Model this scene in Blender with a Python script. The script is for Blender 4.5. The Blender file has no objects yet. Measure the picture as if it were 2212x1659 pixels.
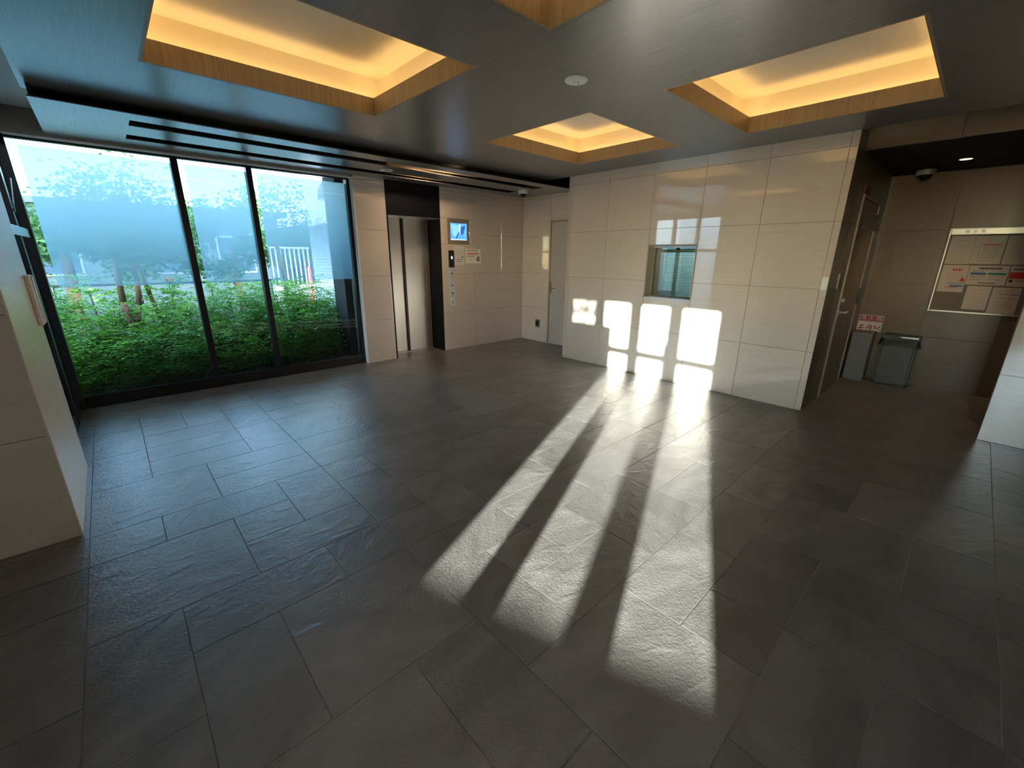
import bpy, bmesh, math, random
from mathutils import Vector, Matrix
random.seed(7)
C = bpy.context.scene.collection
PI = math.pi
R = math.radians

# ------------------------------------------------------------------ camera
cam_d = bpy.data.cameras.new('camera')
cam = bpy.data.objects.new('camera', cam_d)
C.objects.link(cam)
cam_d.sensor_fit = 'HORIZONTAL'
cam_d.sensor_width = 36.0
cam_d.lens = 908.997 / 2212.0 * 36.0
cam_d.clip_start = 0.02
cam_d.clip_end = 300
fwv = Vector((0.65375634, 0.69854795, -0.29091822))
rtv = Vector((0.73170863, -0.68157378, 0.00772445))
upv = Vector((0.19288633, 0.21791728, 0.95671674))
m3 = Matrix((rtv, upv, -fwv)).transposed()
cam.matrix_world = Matrix.Translation((0, 0, 1.4786)) @ m3.to_4x4()
bpy.context.scene.camera = cam

# ------------------------------------------------------------------ light, world, exposure
SUN_AZ = Vector((1.0, 0.43, 0.0))          # the way the sunlight travels over the floor
SUN_DROP = 0.192                           # metres down per metre of x
world = bpy.data.worlds.new('sky')
bpy.context.scene.world = world
world.use_nodes = True
wn = world.node_tree.nodes
wn.clear()
sky = wn.new('ShaderNodeTexSky')
sky.sky_type = 'NISHITA'
sky.sun_disc = False
sky.sun_elevation = R(24)
sky.sun_rotation = R(247)
sky.air_density = 1.0
sky.dust_density = 0.4
bgn = wn.new('ShaderNodeBackground')
bgn.inputs['Strength'].default_value = 2.5
wo = wn.new('ShaderNodeOutputWorld')
world.node_tree.links.new(sky.outputs[0], bgn.inputs[0])
world.node_tree.links.new(bgn.outputs[0], wo.inputs[0])

sl = bpy.data.lights.new('sun', 'SUN')
sl.energy = 46.0
sl.angle = R(0.53)
sl.color = (1.0, 0.95, 0.90)
so = bpy.data.objects.new('sun', sl)
C.objects.link(so)
sdir = Vector((1.0, 0.43, -SUN_DROP)).normalized()
so.rotation_euler = sdir.to_track_quat('-Z', 'Y').to_euler()
so.location = (-20, -9, 8)

vs = bpy.context.scene.view_settings
bpy.context.scene.display_settings.display_device = 'sRGB'
vs.view_transform = 'Standard'
vs.look = 'None'
vs.exposure = 0.6
vs.gamma = 1.0
vs.use_curve_mapping = False


# ------------------------------------------------------------------ helpers
class MB:
    """collects shapes into one mesh"""
    def __init__(self):
        self.bm = bmesh.new()

    def box(self, x0, x1, y0, y1, z0, z1, bev=0.0, seg=1):
        vs_ = [self.bm.verts.new(p) for p in ((x0, y0, z0), (x1, y0, z0), (x1, y1, z0), (x0, y1, z0),
                                              (x0, y0, z1), (x1, y0, z1), (x1, y1, z1), (x0, y1, z1))]
        fs = [self.bm.faces.new([vs_[i] for i in f]) for f in
              ((3, 2, 1, 0), (4, 5, 6, 7), (0, 1, 5, 4), (1, 2, 6, 5), (2, 3, 7, 6), (3, 0, 4, 7))]
        if bev > 0:
            es = list({e for f in fs for e in f.edges})
            bmesh.ops.bevel(self.bm, geom=es, offset=bev, segments=seg, affect='EDGES', clamp_overlap=True)
        return self

    def cyl(self, p0, p1, r0, r1=None, n=16, caps=True):
        r1 = r0 if r1 is None else r1
        p0, p1 = Vector(p0), Vector(p1)
        d = (p1 - p0)
        q = d.to_track_quat('Z', 'Y')
        a = [self.bm.verts.new(p0 + q @ Vector((r0 * math.cos(t), r0 * math.sin(t), 0))) for t in
             [2 * PI * i / n for i in range(n)]]
        b = [self.bm.verts.new(p1 + q @ Vector((r1 * math.cos(t), r1 * math.sin(t), 0))) for t in
             [2 * PI * i / n for i in range(n)]]
        for i in range(n):
            self.bm.faces.new((a[i], a[(i + 1) % n], b[(i + 1) % n], b[i]))
        if caps:
            self.bm.faces.new(a[::-1])
            self.bm.faces.new(b)
        return self

    def lathe(self, c, prof, n=24):
        """prof: list of (radius, z); axis vertical through c"""
        rings = []
        for r, z in prof:
            if r < 1e-6:
                rings.append([self.bm.verts.new((c[0], c[1], c[2] + z))])
            else:
                rings.append([self.bm.verts.new((c[0] + r * math.cos(2 * PI * i / n),
                                                 c[1] + r * math.sin(2 * PI * i / n), c[2] + z)) for i in range(n)])
        for a, b in zip(rings, rings[1:]):
            for i in range(n):
                j = (i + 1) % n
                if len(a) == 1 and len(b) == 1:
                    continue
                if len(a) == 1:
                    self.bm.faces.new((a[0], b[j], b[i]))
                elif len(b) == 1:
                    self.bm.faces.new((a[i], a[j], b[0]))
                else:
                    self.bm.faces.new((a[i], a[j], b[j], b[i]))
        return self

    def poly(self, pts):
        self.bm.faces.new([self.bm.verts.new(p) for p in pts])
        return self

    def prism(self, pts, off):
        """pts: a planar outline, pushed along off"""
        off = Vector(off)
        a = [self.bm.verts.new(p) for p in pts]
        b = [self.bm.verts.new(Vector(p) + off) for p in pts]
        n = len(a)
        self.bm.faces.new(a[::-1])
        self.bm.faces.new(b)
        for i in range(n):
            self.bm.faces.new((a[i], a[(i + 1) % n], b[(i + 1) % n], b[i]))
        return self

    def mesh(self, name, recalc=True):
        if recalc:
            bmesh.ops.recalc_face_normals(self.bm, faces=self.bm.faces[:])
        me = bpy.data.meshes.new(name)
        self.bm.to_mesh(me)
        self.bm.free()
        return me

    def build(self, name, mat, parent=None, smooth=False, recalc=True, **kw):
        me = self.mesh(name, recalc)
        co = [v.co for v in me.vertices]
        lo = Vector((min(c.x for c in co), min(c.y for c in co), min(c.z for c in co)))
        hi = Vector((max(c.x for c in co), max(c.y for c in co), max(c.z for c in co)))
        ctr = Vector(((lo.x + hi.x) / 2, (lo.y + hi.y) / 2, lo.z))
        me.transform(Matrix.Translation(-ctr))
        if smooth:
            for p in me.polygons:
                p.use_smooth = True
        return link(name, me, mat, ctr, parent, **kw)


def wloc(o):
    v = Vector(o.location)
    while o.parent is not None:
        o = o.parent
        v = v + Vector(o.location)
    return v


def tag(o, label=None, cat=None, group=None, kind=None):
    if label:
        o['label'] = label
    if cat:
        o['category'] = cat
    if group:
        o['group'] = group
    if kind:
        o['kind'] = kind
    return o


def link(name, me, mat, loc, parent=None, rot=(0, 0, 0), label=None, cat=None, group=None, kind=None):
    o = bpy.data.objects.new(name, me)
    if mat is not None and len(me.materials) == 0:
        me.materials.append(mat)
    loc = Vector(loc)
    if parent is not None:
        o.parent = parent
        loc = loc - wloc(parent)
    o.location = loc
    o.rotation_euler = rot
    C.objects.link(o)
    return tag(o, label, cat, group, kind)


def empty(name, loc, label, cat, group=None, kind=None):
    o = bpy.data.objects.new(name, None)
    o.location = loc
    o.empty_display_size = 0.1
    C.objects.link(o)
    return tag(o, label, cat, group, kind)


def box(name, mat, x0, x1, y0, y1, z0, z1, parent=None, bev=0.0, **kw):
    return MB().box(x0, x1, y0, y1, z0, z1, bev).build(name, mat, parent, **kw)


# ------------------------------------------------------------------ materials
class NT:
    def __init__(self, name):
        self.m = bpy.data.materials.new(name)
        self.m.use_nodes = True
        self.t = self.m.node_tree
        self.t.nodes.clear()
        self.out = self.t.nodes.new('ShaderNodeOutputMaterial')

    def n(self, typ, **kw):
        nd = self.t.nodes.new(typ)
        for k, v in kw.items():
            if k.startswith('i_'):
                nd.inputs[k[2:].replace('_', ' ')].default_value = v
            else:
                setattr(nd, k, v)
        return nd

    def l(self, a, b):
        self.t.links.new(a, b)

    def surf(self, a):
        self.l(a, self.out.inputs['Surface'])
        return self.m


def pbr(name, col, rough=0.5, metal=0.0, spec=0.5, coat=0.0, emis=None, es=0.0, vary=0.0, grain=None, bump=0.0,
        gscale=8.0, crough=0.015, cior=1.75):
    """plain procedural surface; grain=(sx,sy,sz) stretches a noise that tints and bumps"""
    t = NT(name)
    b = t.n('ShaderNodeBsdfPrincipled')
    b.inputs['Base Color'].default_value = (*col, 1)
    b.inputs['Roughness'].default_value = rough
    b.inputs['Metallic'].default_value = metal
    b.inputs['Specular IOR Level'].default_value = spec
    b.inputs['Coat Weight'].default_value = coat
    b.inputs['Coat Roughness'].default_value = crough
    b.inputs['Coat IOR'].default_value = cior
    if emis:
        b.inputs['Emission Color'].default_value = (*emis, 1)
        b.inputs['Emission Strength'].default_value = es
    g = grain or (1, 1, 1)
    tc = t.n('ShaderNodeTexCoord')
    mp = t.n('ShaderNodeMapping')
    mp.inputs['Scale'].default_value = g
    t.l(tc.outputs['Object'], mp.inputs['Vector'])
    oi = t.n('ShaderNodeObjectInfo')
    ad = t.n('ShaderNodeVectorMath', operation='MULTIPLY_ADD')
    t.l(oi.outputs['Random'], ad.inputs[0])
    ad.inputs[1].default_value = (13.1, 7.7, 17.3)
    t.l(mp.outputs[0], ad.inputs[2])
    nz = t.n('ShaderNodeTexNoise')
    nz.inputs['Scale'].default_value = gscale
    nz.inputs['Detail'].default_value = 4
    t.l(ad.outputs[0], nz.inputs['Vector'])
    if vary > 0:
        mr = t.n('ShaderNodeMapRange')
        mr.inputs['From Min'].default_value = 0.25
        mr.inputs['From Max'].default_value = 0.75
        mr.inputs['To Min'].default_value = 1 - vary
        mr.inputs['To Max'].default_value = 1 + vary
        t.l(nz.outputs['Fac'], mr.inputs['Value'])
        hs = t.n('ShaderNodeHueSaturation')
        hs.inputs['Color'].default_value = (*col, 1)
        t.l(mr.outputs[0], hs.inputs['Value'])
        t.l(hs.outputs[0], b.inputs['Base Color'])
    if bump > 0:
        bp = t.n('ShaderNodeBump')
        bp.inputs['Strength'].default_value = 1.0
        bp.inputs['Distance'].default_value = bump
        t.l(nz.outputs['Fac'], bp.inputs['Height'])
        t.l(bp.outputs[0], b.inputs['Normal'])
    return t.surf(b.outputs[0])


def slate():
    t = NT('slate_tile')
    b = t.n('ShaderNodeBsdfPrincipled')
    tc = t.n('ShaderNodeTexCoord')
    oi = t.n('ShaderNodeObjectInfo')
    ad = t.n('ShaderNodeVectorMath', operation='MULTIPLY_ADD')
    t.l(oi.outputs['Random'], ad.inputs[0])
    ad.inputs[1].default_value = (31.0, 17.0, 11.0)
    t.l(tc.outputs['Object'], ad.inputs[2])
    rot = t.n('ShaderNodeVectorRotate', rotation_type='Z_AXIS')
    an = t.n('ShaderNodeMath', operation='MULTIPLY')
    t.l(oi.outputs['Random'], an.inputs[0])
    an.inputs[1].default_value = 1.5
    ao = t.n('ShaderNodeMath', operation='ADD')
    t.l(an.outputs[0], ao.inputs[0])
    ao.inputs[1].default_value = -0.9
    t.l(ad.outputs[0], rot.inputs['Vector'])
    t.l(ao.outputs[0], rot.inputs['Angle'])
    mp = t.n('ShaderNodeMapping')
    mp.inputs['Scale'].default_value = (1.0, 2.2, 1.0)
    t.l(rot.outputs[0], mp.inputs['Vector'])
    # cleft ridges
    rg = t.n('ShaderNodeTexNoise', noise_type='RIDGED_MULTIFRACTAL')
    rg.inputs['Scale'].default_value = 7.0
    rg.inputs['Detail'].default_value = 6
    rg.inputs['Roughness'].default_value = 0.55
    rg.inputs['Distortion'].default_value = 0.5
    t.l(mp.outputs[0], rg.inputs['Vector'])
    fine = t.n('ShaderNodeTexNoise')
    fine.inputs['Scale'].default_value = 70
    fine.inputs['Detail'].default_value = 4
    fine.inputs['Distortion'].default_value = 0.6
    t.l(rot.outputs[0], fine.inputs['Vector'])
    cl = t.n('ShaderNodeTexNoise')
    cl.inputs['Scale'].default_value = 2.2
    cl.inputs['Detail'].default_value = 5
    cl.inputs['Distortion'].default_value = 1.0
    t.l(mp.outputs[0], cl.inputs['Vector'])
    cr = t.n('ShaderNodeValToRGB')
    e = cr.color_ramp.elements
    e[0].position = 0.30
    e[0].color = (0.100, 0.092, 0.086, 1)
    e[1].position = 0.74
    e[1].color = (0.175, 0.162, 0.151, 1)
    t.l(cl.outputs['Fac'], cr.inputs[0])
    hs = t.n('ShaderNodeHueSaturation')
    mr = t.n('ShaderNodeMapRange')
    mr.inputs['To Min'].default_value = 0.85
    mr.inputs['To Max'].default_value = 1.15
    t.l(oi.outputs['Random'], mr.inputs['Value'])
    t.l(mr.outputs[0], hs.inputs['Value'])
    t.l(cr.outputs[0], hs.inputs['Color'])
    t.l(hs.outputs[0], b.inputs['Base Color'])
    b.inputs['Roughness'].default_value = 0.30
    b.inputs['Specular IOR Level'].default_value = 0.55
    b1 = t.n('ShaderNodeBump')
    b1.inputs['Distance'].default_value = 0.0030
    t.l(rg.outputs['Fac'], b1.inputs['Height'])
    b2 = t.n('ShaderNodeBump')
    b2.inputs['Distance'].default_value = 0.0023
    t.l(fine.outputs['Fac'], b2.inputs['Height'])
    t.l(b1.outputs[0], b2.inputs['Normal'])
    t.l(b2.outputs[0], b.inputs['Normal'])
    return t.surf(b.outputs[0])


def glass(name, tint=(0.90, 0.96, 0.95), ior=1.45):
    t = NT(name)
    tr = t.n('ShaderNodeBsdfTransparent')
    tr.inputs[0].default_value = (*tint, 1)
    gl = t.n('ShaderNodeBsdfGlossy')
    gl.inputs['Roughness'].default_value = 0.01
    fr = t.n('ShaderNodeFresnel')
    fr.inputs['IOR'].default_value = ior
    mx = t.n('ShaderNodeMixShader')
    t.l(fr.outputs[0], mx.inputs[0])
    t.l(tr.outputs[0], mx.inputs[1])
    t.l(gl.outputs[0], mx.inputs[2])
    return t.surf(mx.outputs[0])


def film(name, z0, z1, low, top):
    """graduated frosted film: thin at its lower edge, milky higher up (a printed product)"""
    t = NT(name)
    ge = t.n('ShaderNodeNewGeometry')
    sp = t.n('ShaderNodeSeparateXYZ')
    t.l(ge.outputs['Position'], sp.inputs[0])
    mr = t.n('ShaderNodeMapRange', interpolation_type='SMOOTHSTEP')
    mr.inputs['From Min'].default_value = z0
    mr.inputs['From Max'].default_value = z1
    mr.inputs['To Min'].default_value = low
    mr.inputs['To Max'].default_value = top
    t.l(sp.outputs['Z'], mr.inputs['Value'])
    tr = t.n('ShaderNodeBsdfTransparent')
    tr.inputs[0].default_value = (0.90, 0.98, 1.0, 1)
    tl = t.n('ShaderNodeBsdfTranslucent')
    m2 = t.n('ShaderNodeMapRange')
    m2.inputs['From Min'].default_value = 1.55
    m2.inputs['From Max'].default_value = 2.35
    t.l(sp.outputs['Z'], m2.inputs['Value'])
    cr = t.n('ShaderNodeValToRGB')
    cr.color_ramp.elements[0].color = (0.13, 0.235, 0.275, 1)
    cr.color_ramp.elements[1].color = (0.22, 0.31, 0.325, 1)
    t.l(m2.outputs[0], cr.inputs[0])
    t.l(cr.outputs[0], tl.inputs[0])
    mx = t.n('ShaderNodeMixShader')
    t.l(mr.outputs[0], mx.inputs[0])
    t.l(tr.outputs[0], mx.inputs[1])
    t.l(tl.outputs[0], mx.inputs[2])
    return t.surf(mx.outputs[0])


def leafmat(name, c1, c2):
    t = NT(name)
    oi = t.n('ShaderNodeNewGeometry')
    cr = t.n('ShaderNodeValToRGB')
    cr.color_ramp.elements[0].color = (*c1, 1)
    cr.color_ramp.elements[1].color = (*c2, 1)
    t.l(oi.outputs['Random Per Island'], cr.inputs[0])
    d = t.n('ShaderNodeBsdfPrincipled')
    d.inputs['Roughness'].default_value = 0.45
    t.l(cr.outputs[0], d.inputs['Base Color'])
    tl = t.n('ShaderNodeBsdfTranslucent')
    t.l(cr.outputs[0], tl.inputs[0])
    mx = t.n('ShaderNodeMixShader')
    mx.inputs[0].default_value = 0.38
    t.l(d.outputs[0], mx.inputs[1])
    t.l(tl.outputs[0], mx.inputs[2])
    return t.surf(mx.outputs[0])


def emit(name, col, s):
    t = NT(name)
    e = t.n('ShaderNodeEmission')
    e.inputs[0].default_value = (*col, 1)
    e.inputs[1].default_value = s
    return t.surf(e.outputs[0])


def mosaic(name):
    """glazed mosaic of a house wall beyond the garden"""
    t = NT(name)
    tc = t.n('ShaderNodeTexCoord')
    sp = t.n('ShaderNodeSeparateXYZ')
    t.l(tc.outputs['Object'], sp.inputs[0])
    cb = t.n('ShaderNodeCombineXYZ')
    t.l(sp.outputs['Y'], cb.inputs['X'])
    t.l(sp.outputs['Z'], cb.inputs['Y'])
    br = t.n('ShaderNodeTexBrick')
    br.offset = 0.5
    br.inputs['Scale'].default_value = 1.0
    br.inputs['Brick Width'].default_value = 0.1
    br.inputs['Row Height'].default_value = 0.05
    br.inputs['Mortar Size'].default_value = 0.0035
    br.inputs['Color1'].default_value = (0.80, 0.87, 0.95, 1)  # white tile; the blue of its shade is put into the colour
    br.inputs['Color2'].default_value = (0.74, 0.83, 0.94, 1)
    br.inputs['Mortar'].default_value = (0.16, 0.2, 0.26, 1)
    t.l(cb.outputs[0], br.inputs['Vector'])
    b = t.n('ShaderNodeBsdfPrincipled')
    b.inputs['Roughness'].default_value = 0.3
    t.l(br.outputs['Color'], b.inputs['Base Color'])
    bp = t.n('ShaderNodeBump')
    bp.inputs['Distance'].default_value = 0.004
    bp.invert = True
    t.l(br.outputs['Fac'], bp.inputs['Height'])
    t.l(bp.outputs[0], b.inputs['Normal'])
    return t.surf(b.outputs[0])


M = {}
M['slate'] = slate()
M['grout'] = pbr('floor_grout', (0.30, 0.255, 0.20), 0.9, vary=0.2)
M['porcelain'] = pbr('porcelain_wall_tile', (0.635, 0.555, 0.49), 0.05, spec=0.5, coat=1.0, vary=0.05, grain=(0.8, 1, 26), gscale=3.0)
M['porcelain_shaded'] = pbr('porcelain_wall_tile_shaded', (0.135, 0.092, 0.055), 0.30, spec=0.35, vary=0.07, grain=(0.8, 1, 26), gscale=3.0)  # same wall tile, darkened to carry the alcove's shade
M['rear'] = pbr('rear_wall_tile', (0.66, 0.57, 0.48), 0.3, vary=0.06, grain=(0.8, 1, 26), gscale=3.0)
M['satin_tile_lit'] = pbr('satin_wall_tile_lit', (0.86, 0.78, 0.68), 0.22, spec=0.22, vary=0.05, grain=(0.8, 1, 26), gscale=3.0)  # pier side tile, lightened to stand in for light falling on it
M['joint'] = pbr('wall_joint', (0.16, 0.135, 0.11), 0.9)
M['ceiling'] = pbr('ceiling_veneer', (0.150, 0.145, 0.141), 0.34, spec=0.5, coat=0.6, crough=0.25, cior=1.6, vary=0.22, grain=(60, 1.2, 1), gscale=2.2, bump=0.0002)
M['void'] = pbr('void_black', (0.010, 0.010, 0.011), 0.8)
M['band'] = pbr('coffer_veneer', (0.33, 0.235, 0.135), 0.4, spec=0.4, vary=0.22, grain=(45, 45, 1.0), gscale=2.0)
M['cove'] = pbr('coffer_paint', (0.86, 0.80, 0.68), 0.7)
M['white'] = pbr('white_paint', (0.72, 0.72, 0.70), 0.5)
M['lintel'] = pbr('lintel_board', (0.26, 0.235, 0.205), 0.5, vary=0.06)
M['alu_black'] = pbr('black_aluminium', (0.012, 0.012, 0.014), 0.35, spec=0.4)
M['black_panel'] = pbr('black_panel', (0.004, 0.004, 0.007), 0.38, spec=0.22)
M['steel'] = pbr('hairline_steel', (0.66, 0.63, 0.59), 0.36, metal=0.8, vary=0.05, grain=(40, 40, 0.6), gscale=4)
M['steel_dark'] = pbr('dark_steel', (0.22, 0.215, 0.20), 0.4, metal=0.8)
M['alu'] = pbr('brushed_aluminium', (0.72, 0.72, 0.72), 0.35, metal=0.9)
M['satin_beige'] = pbr('beige_metal', (0.36, 0.29, 0.22), 0.35, metal=0.4)
M['frame_brown'] = pbr('frame_brown', (0.24, 0.20, 0.165), 0.4, metal=0.3)
M['door'] = pbr('door_sheet', (0.46, 0.42, 0.40), 0.45)
M['door2'] = pbr('door_sheet_warm', (0.17, 0.13, 0.10), 0.45)
M['plastic_white'] = pbr('white_plastic', (0.80, 0.80, 0.78), 0.4)
M['plastic_black'] = pbr('black_plastic', (0.012, 0.012, 0.012), 0.35)
M['dome'] = pbr('smoked_dome', (0.01, 0.01, 0.012), 0.08, spec=0.6)
M['paper'] = pbr('paper', (0.80, 0.78, 0.75), 0.8)
M['paper_grey'] = pbr('paper_grey', (0.66, 0.64, 0.62), 0.8)
M['board_paper_shaded'] = pbr('board_paper_shaded', (0.50, 0.45, 0.41), 0.8)  # white paper dimmed in colour for the alcove's shade
M['board_metal_shaded'] = pbr('board_metal_shaded', (0.42, 0.41, 0.39), 0.35, metal=0.8)  # aluminium with the alcove's shade put into its colour
M['dome_shaded'] = pbr('dome_shaded', (0.26, 0.25, 0.24), 0.4)  # white housing, greyed to look like low light
M['ink'] = pbr('ink_black', (0.03, 0.03, 0.035), 0.8)
M['ink_grey'] = pbr('ink_grey', (0.26, 0.25, 0.25), 0.8)
M['ink_red'] = pbr('ink_red', (0.55, 0.03, 0.04), 0.8)
M['ink_pink'] = pbr('ink_pink', (0.60, 0.22, 0.22), 0.8)
M['ink_blue'] = pbr('ink_blue', (0.05, 0.14, 0.33), 0.8)
M['ink_green'] = pbr('ink_green', (0.05, 0.22, 0.13), 0.8)
M['ink_ochre'] = pbr('ink_ochre', (0.45, 0.28, 0.06), 0.8)
M['sign_red'] = pbr('sign_red', (0.26, 0.012, 0.02), 0.4)
M['sign_white_shaded'] = pbr('sign_white_shaded', (0.50, 0.42, 0.38), 0.4)  # sign white toned down for the dim alcove
M['felt'] = pbr('board_felt', (0.16, 0.14, 0.12), 0.95)
M['bin_body'] = pbr('bin_steel', (0.075, 0.068, 0.058), 0.45, metal=0.25, vary=0.06, grain=(30, 30, 0.6))
M['box_grey_shaded'] = pbr('box_grey_shaded', (0.14, 0.13, 0.115), 0.5)  # light grey box, darkened along with the shaded alcove
M['maroon'] = pbr('maroon_plate', (0.12, 0.02, 0.02), 0.5)
M['beige'] = pbr('beige_plate', (0.80, 0.69, 0.63), 0.4)
M['glass'] = glass('clear_glass')
M['glass_green'] = glass('green_glass', (0.80, 0.90, 0.87))
M['film'] = film('graduated_film', 1.16, 1.85, 0.55, 0.962)
M['blind'] = pbr('blind_slat', (0.62, 0.66, 0.64), 0.5)
M['led'] = emit('led_strip', (1.0, 0.63, 0.22), 9.5)
M['lamp_warm'] = emit('lamp_warm', (1.0, 0.70, 0.38), 7.0)
M['scr1'] = emit('screen_blue', (0.10, 0.36, 0.85), 1.0)
M['scr2'] = emit('screen_pale', (0.22, 0.52, 1.0), 1.05)
M['scr3'] = emit('screen_dark', (0.03, 0.13, 0.42), 0.9)
M['scr4'] = emit('screen_white', (0.65, 0.85, 1.0), 1.0)
M['led_white'] = emit('indicator_white', (1, 1, 1), 1.5)
M['leaf_a'] = leafmat('leaf_green', (0.045, 0.19, 0.02), (0.22, 0.46, 0.06))
M['leaf_b'] = leafmat('leaf_deep', (0.04, 0.16, 0.03), (0.13, 0.36, 0.06))
M['leaf_c'] = leafmat('leaf_tree', (0.03, 0.10, 0.03), (0.12, 0.26, 0.08))
M['bark'] = pbr('bark', (0.20, 0.11, 0.065), 0.9, vary=0.35, grain=(1, 1, 0.3), gscale=14, bump=0.01)
M['soil'] = pbr('soil', (0.05, 0.04, 0.03), 0.95, vary=0.4, bump=0.02)
M['asphalt'] = pbr('asphalt', (0.07, 0.07, 0.07), 0.9, vary=0.1)
M['concrete'] = pbr('concrete', (0.45, 0.45, 0.43), 0.8, vary=0.12)
M['render_white'] = pbr('white_render', (0.70, 0.68, 0.64), 0.7)
M['house'] = pbr('house_render', (0.15, 0.18, 0.18), 0.8)
M['roof'] = pbr('roof_sheet', (0.12, 0.14, 0.15), 0.6)
M['house_glass'] = pbr('house_glass', (0.10, 0.14, 0.18), 0.1)
M['fence_white'] = pbr('fence_white', (0.78, 0.78, 0.80), 0.5)
M['red_post'] = pbr('red_post', (0.75, 0.04, 0.05), 0.5)
M['orange'] = pbr('orange_petal', (0.85, 0.33, 0.03), 0.6)
M['mosaic'] = mosaic('mosaic_wall')
M['bag'] = glass('bin_bag', (0.80, 0.80, 0.78), 1.25)

# ------------------------------------------------------------------ tiles shared by walls and floor
TILE = {}


def tile_mesh(w, h, t, mat, bev=0.0012):
    """local frame: width along X, height along Z, face towards -Y, origin at the middle of the back"""
    k = (round(w, 4), round(h, 4), round(t, 4), mat.name)
    if k not in TILE:
        b = MB()
        b.box(-w / 2, w / 2, -t, 0, -h / 2, h / 2, bev)
        me = b.mesh('tile')
        me.materials.append(mat)
        TILE[k] = me
    return TILE[k]


def wall_tiles(parent, axis, plane, facing, us, zs, mat, name='tile', gap=0.0028, t=0.012, skip=()):
    """tiles on a vertical plane; axis 'x' = plane x=const, us run along y; facing = sign of the outward normal"""
    for i in range(len(us) - 1):
        for j in range(len(zs) - 1):
            if (i, j) in skip:
                continue
            u0, u1, z0, z1 = us[i], us[i + 1], zs[j], zs[j + 1]
            tile_at(parent, axis, plane, facing, u0, u1, z0, z1, mat, name, gap, t)


def tile_at(parent, axis, plane, facing, u0, u1, z0, z1, mat, name='tile', gap=0.0028, t=0.012):
    w, h = abs(u1 - u0) - gap, (z1 - z0) - gap
    me = tile_mesh(w, h, t, mat)
    uc, zc = (u0 + u1) / 2, (z0 + z1) / 2
    if axis == 'y':          # plane y = const
        loc = (uc, plane - facing * t, zc)
        rot = 0 if facing < 0 else PI
        loc = (uc, plane + (-facing) * t, zc)
    else:
        loc = (plane + (-facing) * t, uc, zc)
        rot = -PI / 2 if facing < 0 else PI / 2
    return link(name, me, None, loc, parent, rot=(0, 0, rot))


def structure(name, label, cat, mat, *boxes):
    b = MB()
    for bx in boxes:
        b.box(*bx)
    return b.build(name, mat, None, label=label, cat=cat, kind='structure')


# ------------------------------------------------------------------ floor
floor = structure('floor', 'dark slate tile floor of the lobby laid in mixed tile sizes', 'floor', M['grout'],
                  (-2.4, 7.2, -3.8, 6.1, -0.12, -0.0034))
X0, Y0, P = -0.343, -0.378, 0.3036
V, H = set(), set()


def vj(i, a, b):
    for j in range(a, b):
        V.add((i, j))


def hj(j, a, b):
    for i in range(a, b):
        H.add((i, j))


for a in ((0, 11, 13), (2, 11, 12), (0, 6, 10), (3, 9, 11), (1, 10, 11), (2, 8, 10), (1, 5, 8), (2, 5, 7), (4, 8, 12), (5, 9, 11),
          (3, 7, 8), (6, 9, 11), (8, 9, 13), (4, 3, 7), (5, 4, 6), (6, 5, 7), (7, 4, 6), (8, 6, 8), (13, 1, 2), (6, 2, 4), (8, 3, 4),
          (9, 4, 5), (13, 4, 6), (11, 4, 5), (7, 2, 3), (3, 4, 5), (5, 1, 2), (8, 0, 2), (10, -1, 0), (7, 12, 14), (7, 15, 18),
          (4, 17, 20), (5, 17, 19), (9, 16, 17), (8, 15, 16), (0, 19, 20), (0, 15, 18), (1, 18, 19), (2, 19, 20), (3, 18, 19)):
    vj(*a)
for a in ((11, 0, 6), (13, 0, 2), (10, 0, 3), (9, 2, 4), (8, 0, 5), (6, 4, 10), (6, 11, 13), (5, 6, 7), (4, 4, 13), (3, 6, 12),
          (3, 13, 15), (2, 5, 6), (2, 7, 9), (2, 11, 13), (1, 6, 7), (1, 9, 10), (1, 11, 13), (0, 8, 13), (2, 17, 18), (5, 9, 11),
          (5, 2, 4), (10, -1, 0), (9, -1, 0), (10, 4, 5), (12, 4, 5), (12, 12, 15), (14, 11, 16)):
    hj(*a)
cells = {}
tiles = []
I0, I1, J0, J1 = -7, 25, -11, 21


def ok(i, j, w, h):
    for a in range(i, i + w):
        for b in range(j, j + h):
            if (a, b) in cells or not (I0 <= a < I1 and J0 <= b < J1):
                return False
            if a > i and (a, b) in V:
                return False
            if b > j and (a, b) in H:
                return False
    return True


def put(i, j, w, h):
    for a in range(i, i + w):
        for b in range(j, j + h):
            cells[(a, b)] = 1
    tiles.append((i, j, w, h))


for t_ in ((0, 11, 2, 2), (0, 8, 2, 2), (1, 10, 2, 1), (2, 9, 1, 1), (3, 9, 1, 2), (2, 8, 2, 1), (0, 6, 1, 2), (1, 7, 2, 1), (1, 5, 1, 2),
           (2, 5, 2, 2), (3, 7, 2, 1), (4, 6, 2, 1), (4, 4, 1, 2), (5, 5, 1, 1), (5, 4, 2, 1), (6, 5, 1, 1), (7, 4, 2, 2), (9, 4, 2, 1),
           (11, 4, 2, 2), (9, 5, 2, 1), (4, 2, 2, 2), (6, 3, 2, 1), (6, 2, 1, 1), (7, 2, 2, 1), (8, 3, 2, 1), (10, 3, 3, 1)):
    if t_[2] == 3:
        continue
    if ok(*t_):
        put(*t_)
rnd = random.Random(3)
order = [(i, j) for j in range(J1 - 1, J0 - 1, -1) for i in range(I0, I1)]
for (i, j) in order:
    if (i, j) in cells:
        continue
    opts = [(2, 2), (2, 1), (1, 2), (2, 2), (2, 1)]
    rnd.shuffle(opts)
    for (w, h) in opts + [(1, 1)]:
        jj = j - h + 1
        if ok(i, jj, w, h):
            put(i, jj, w, h)
            break
FT = {}


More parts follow.
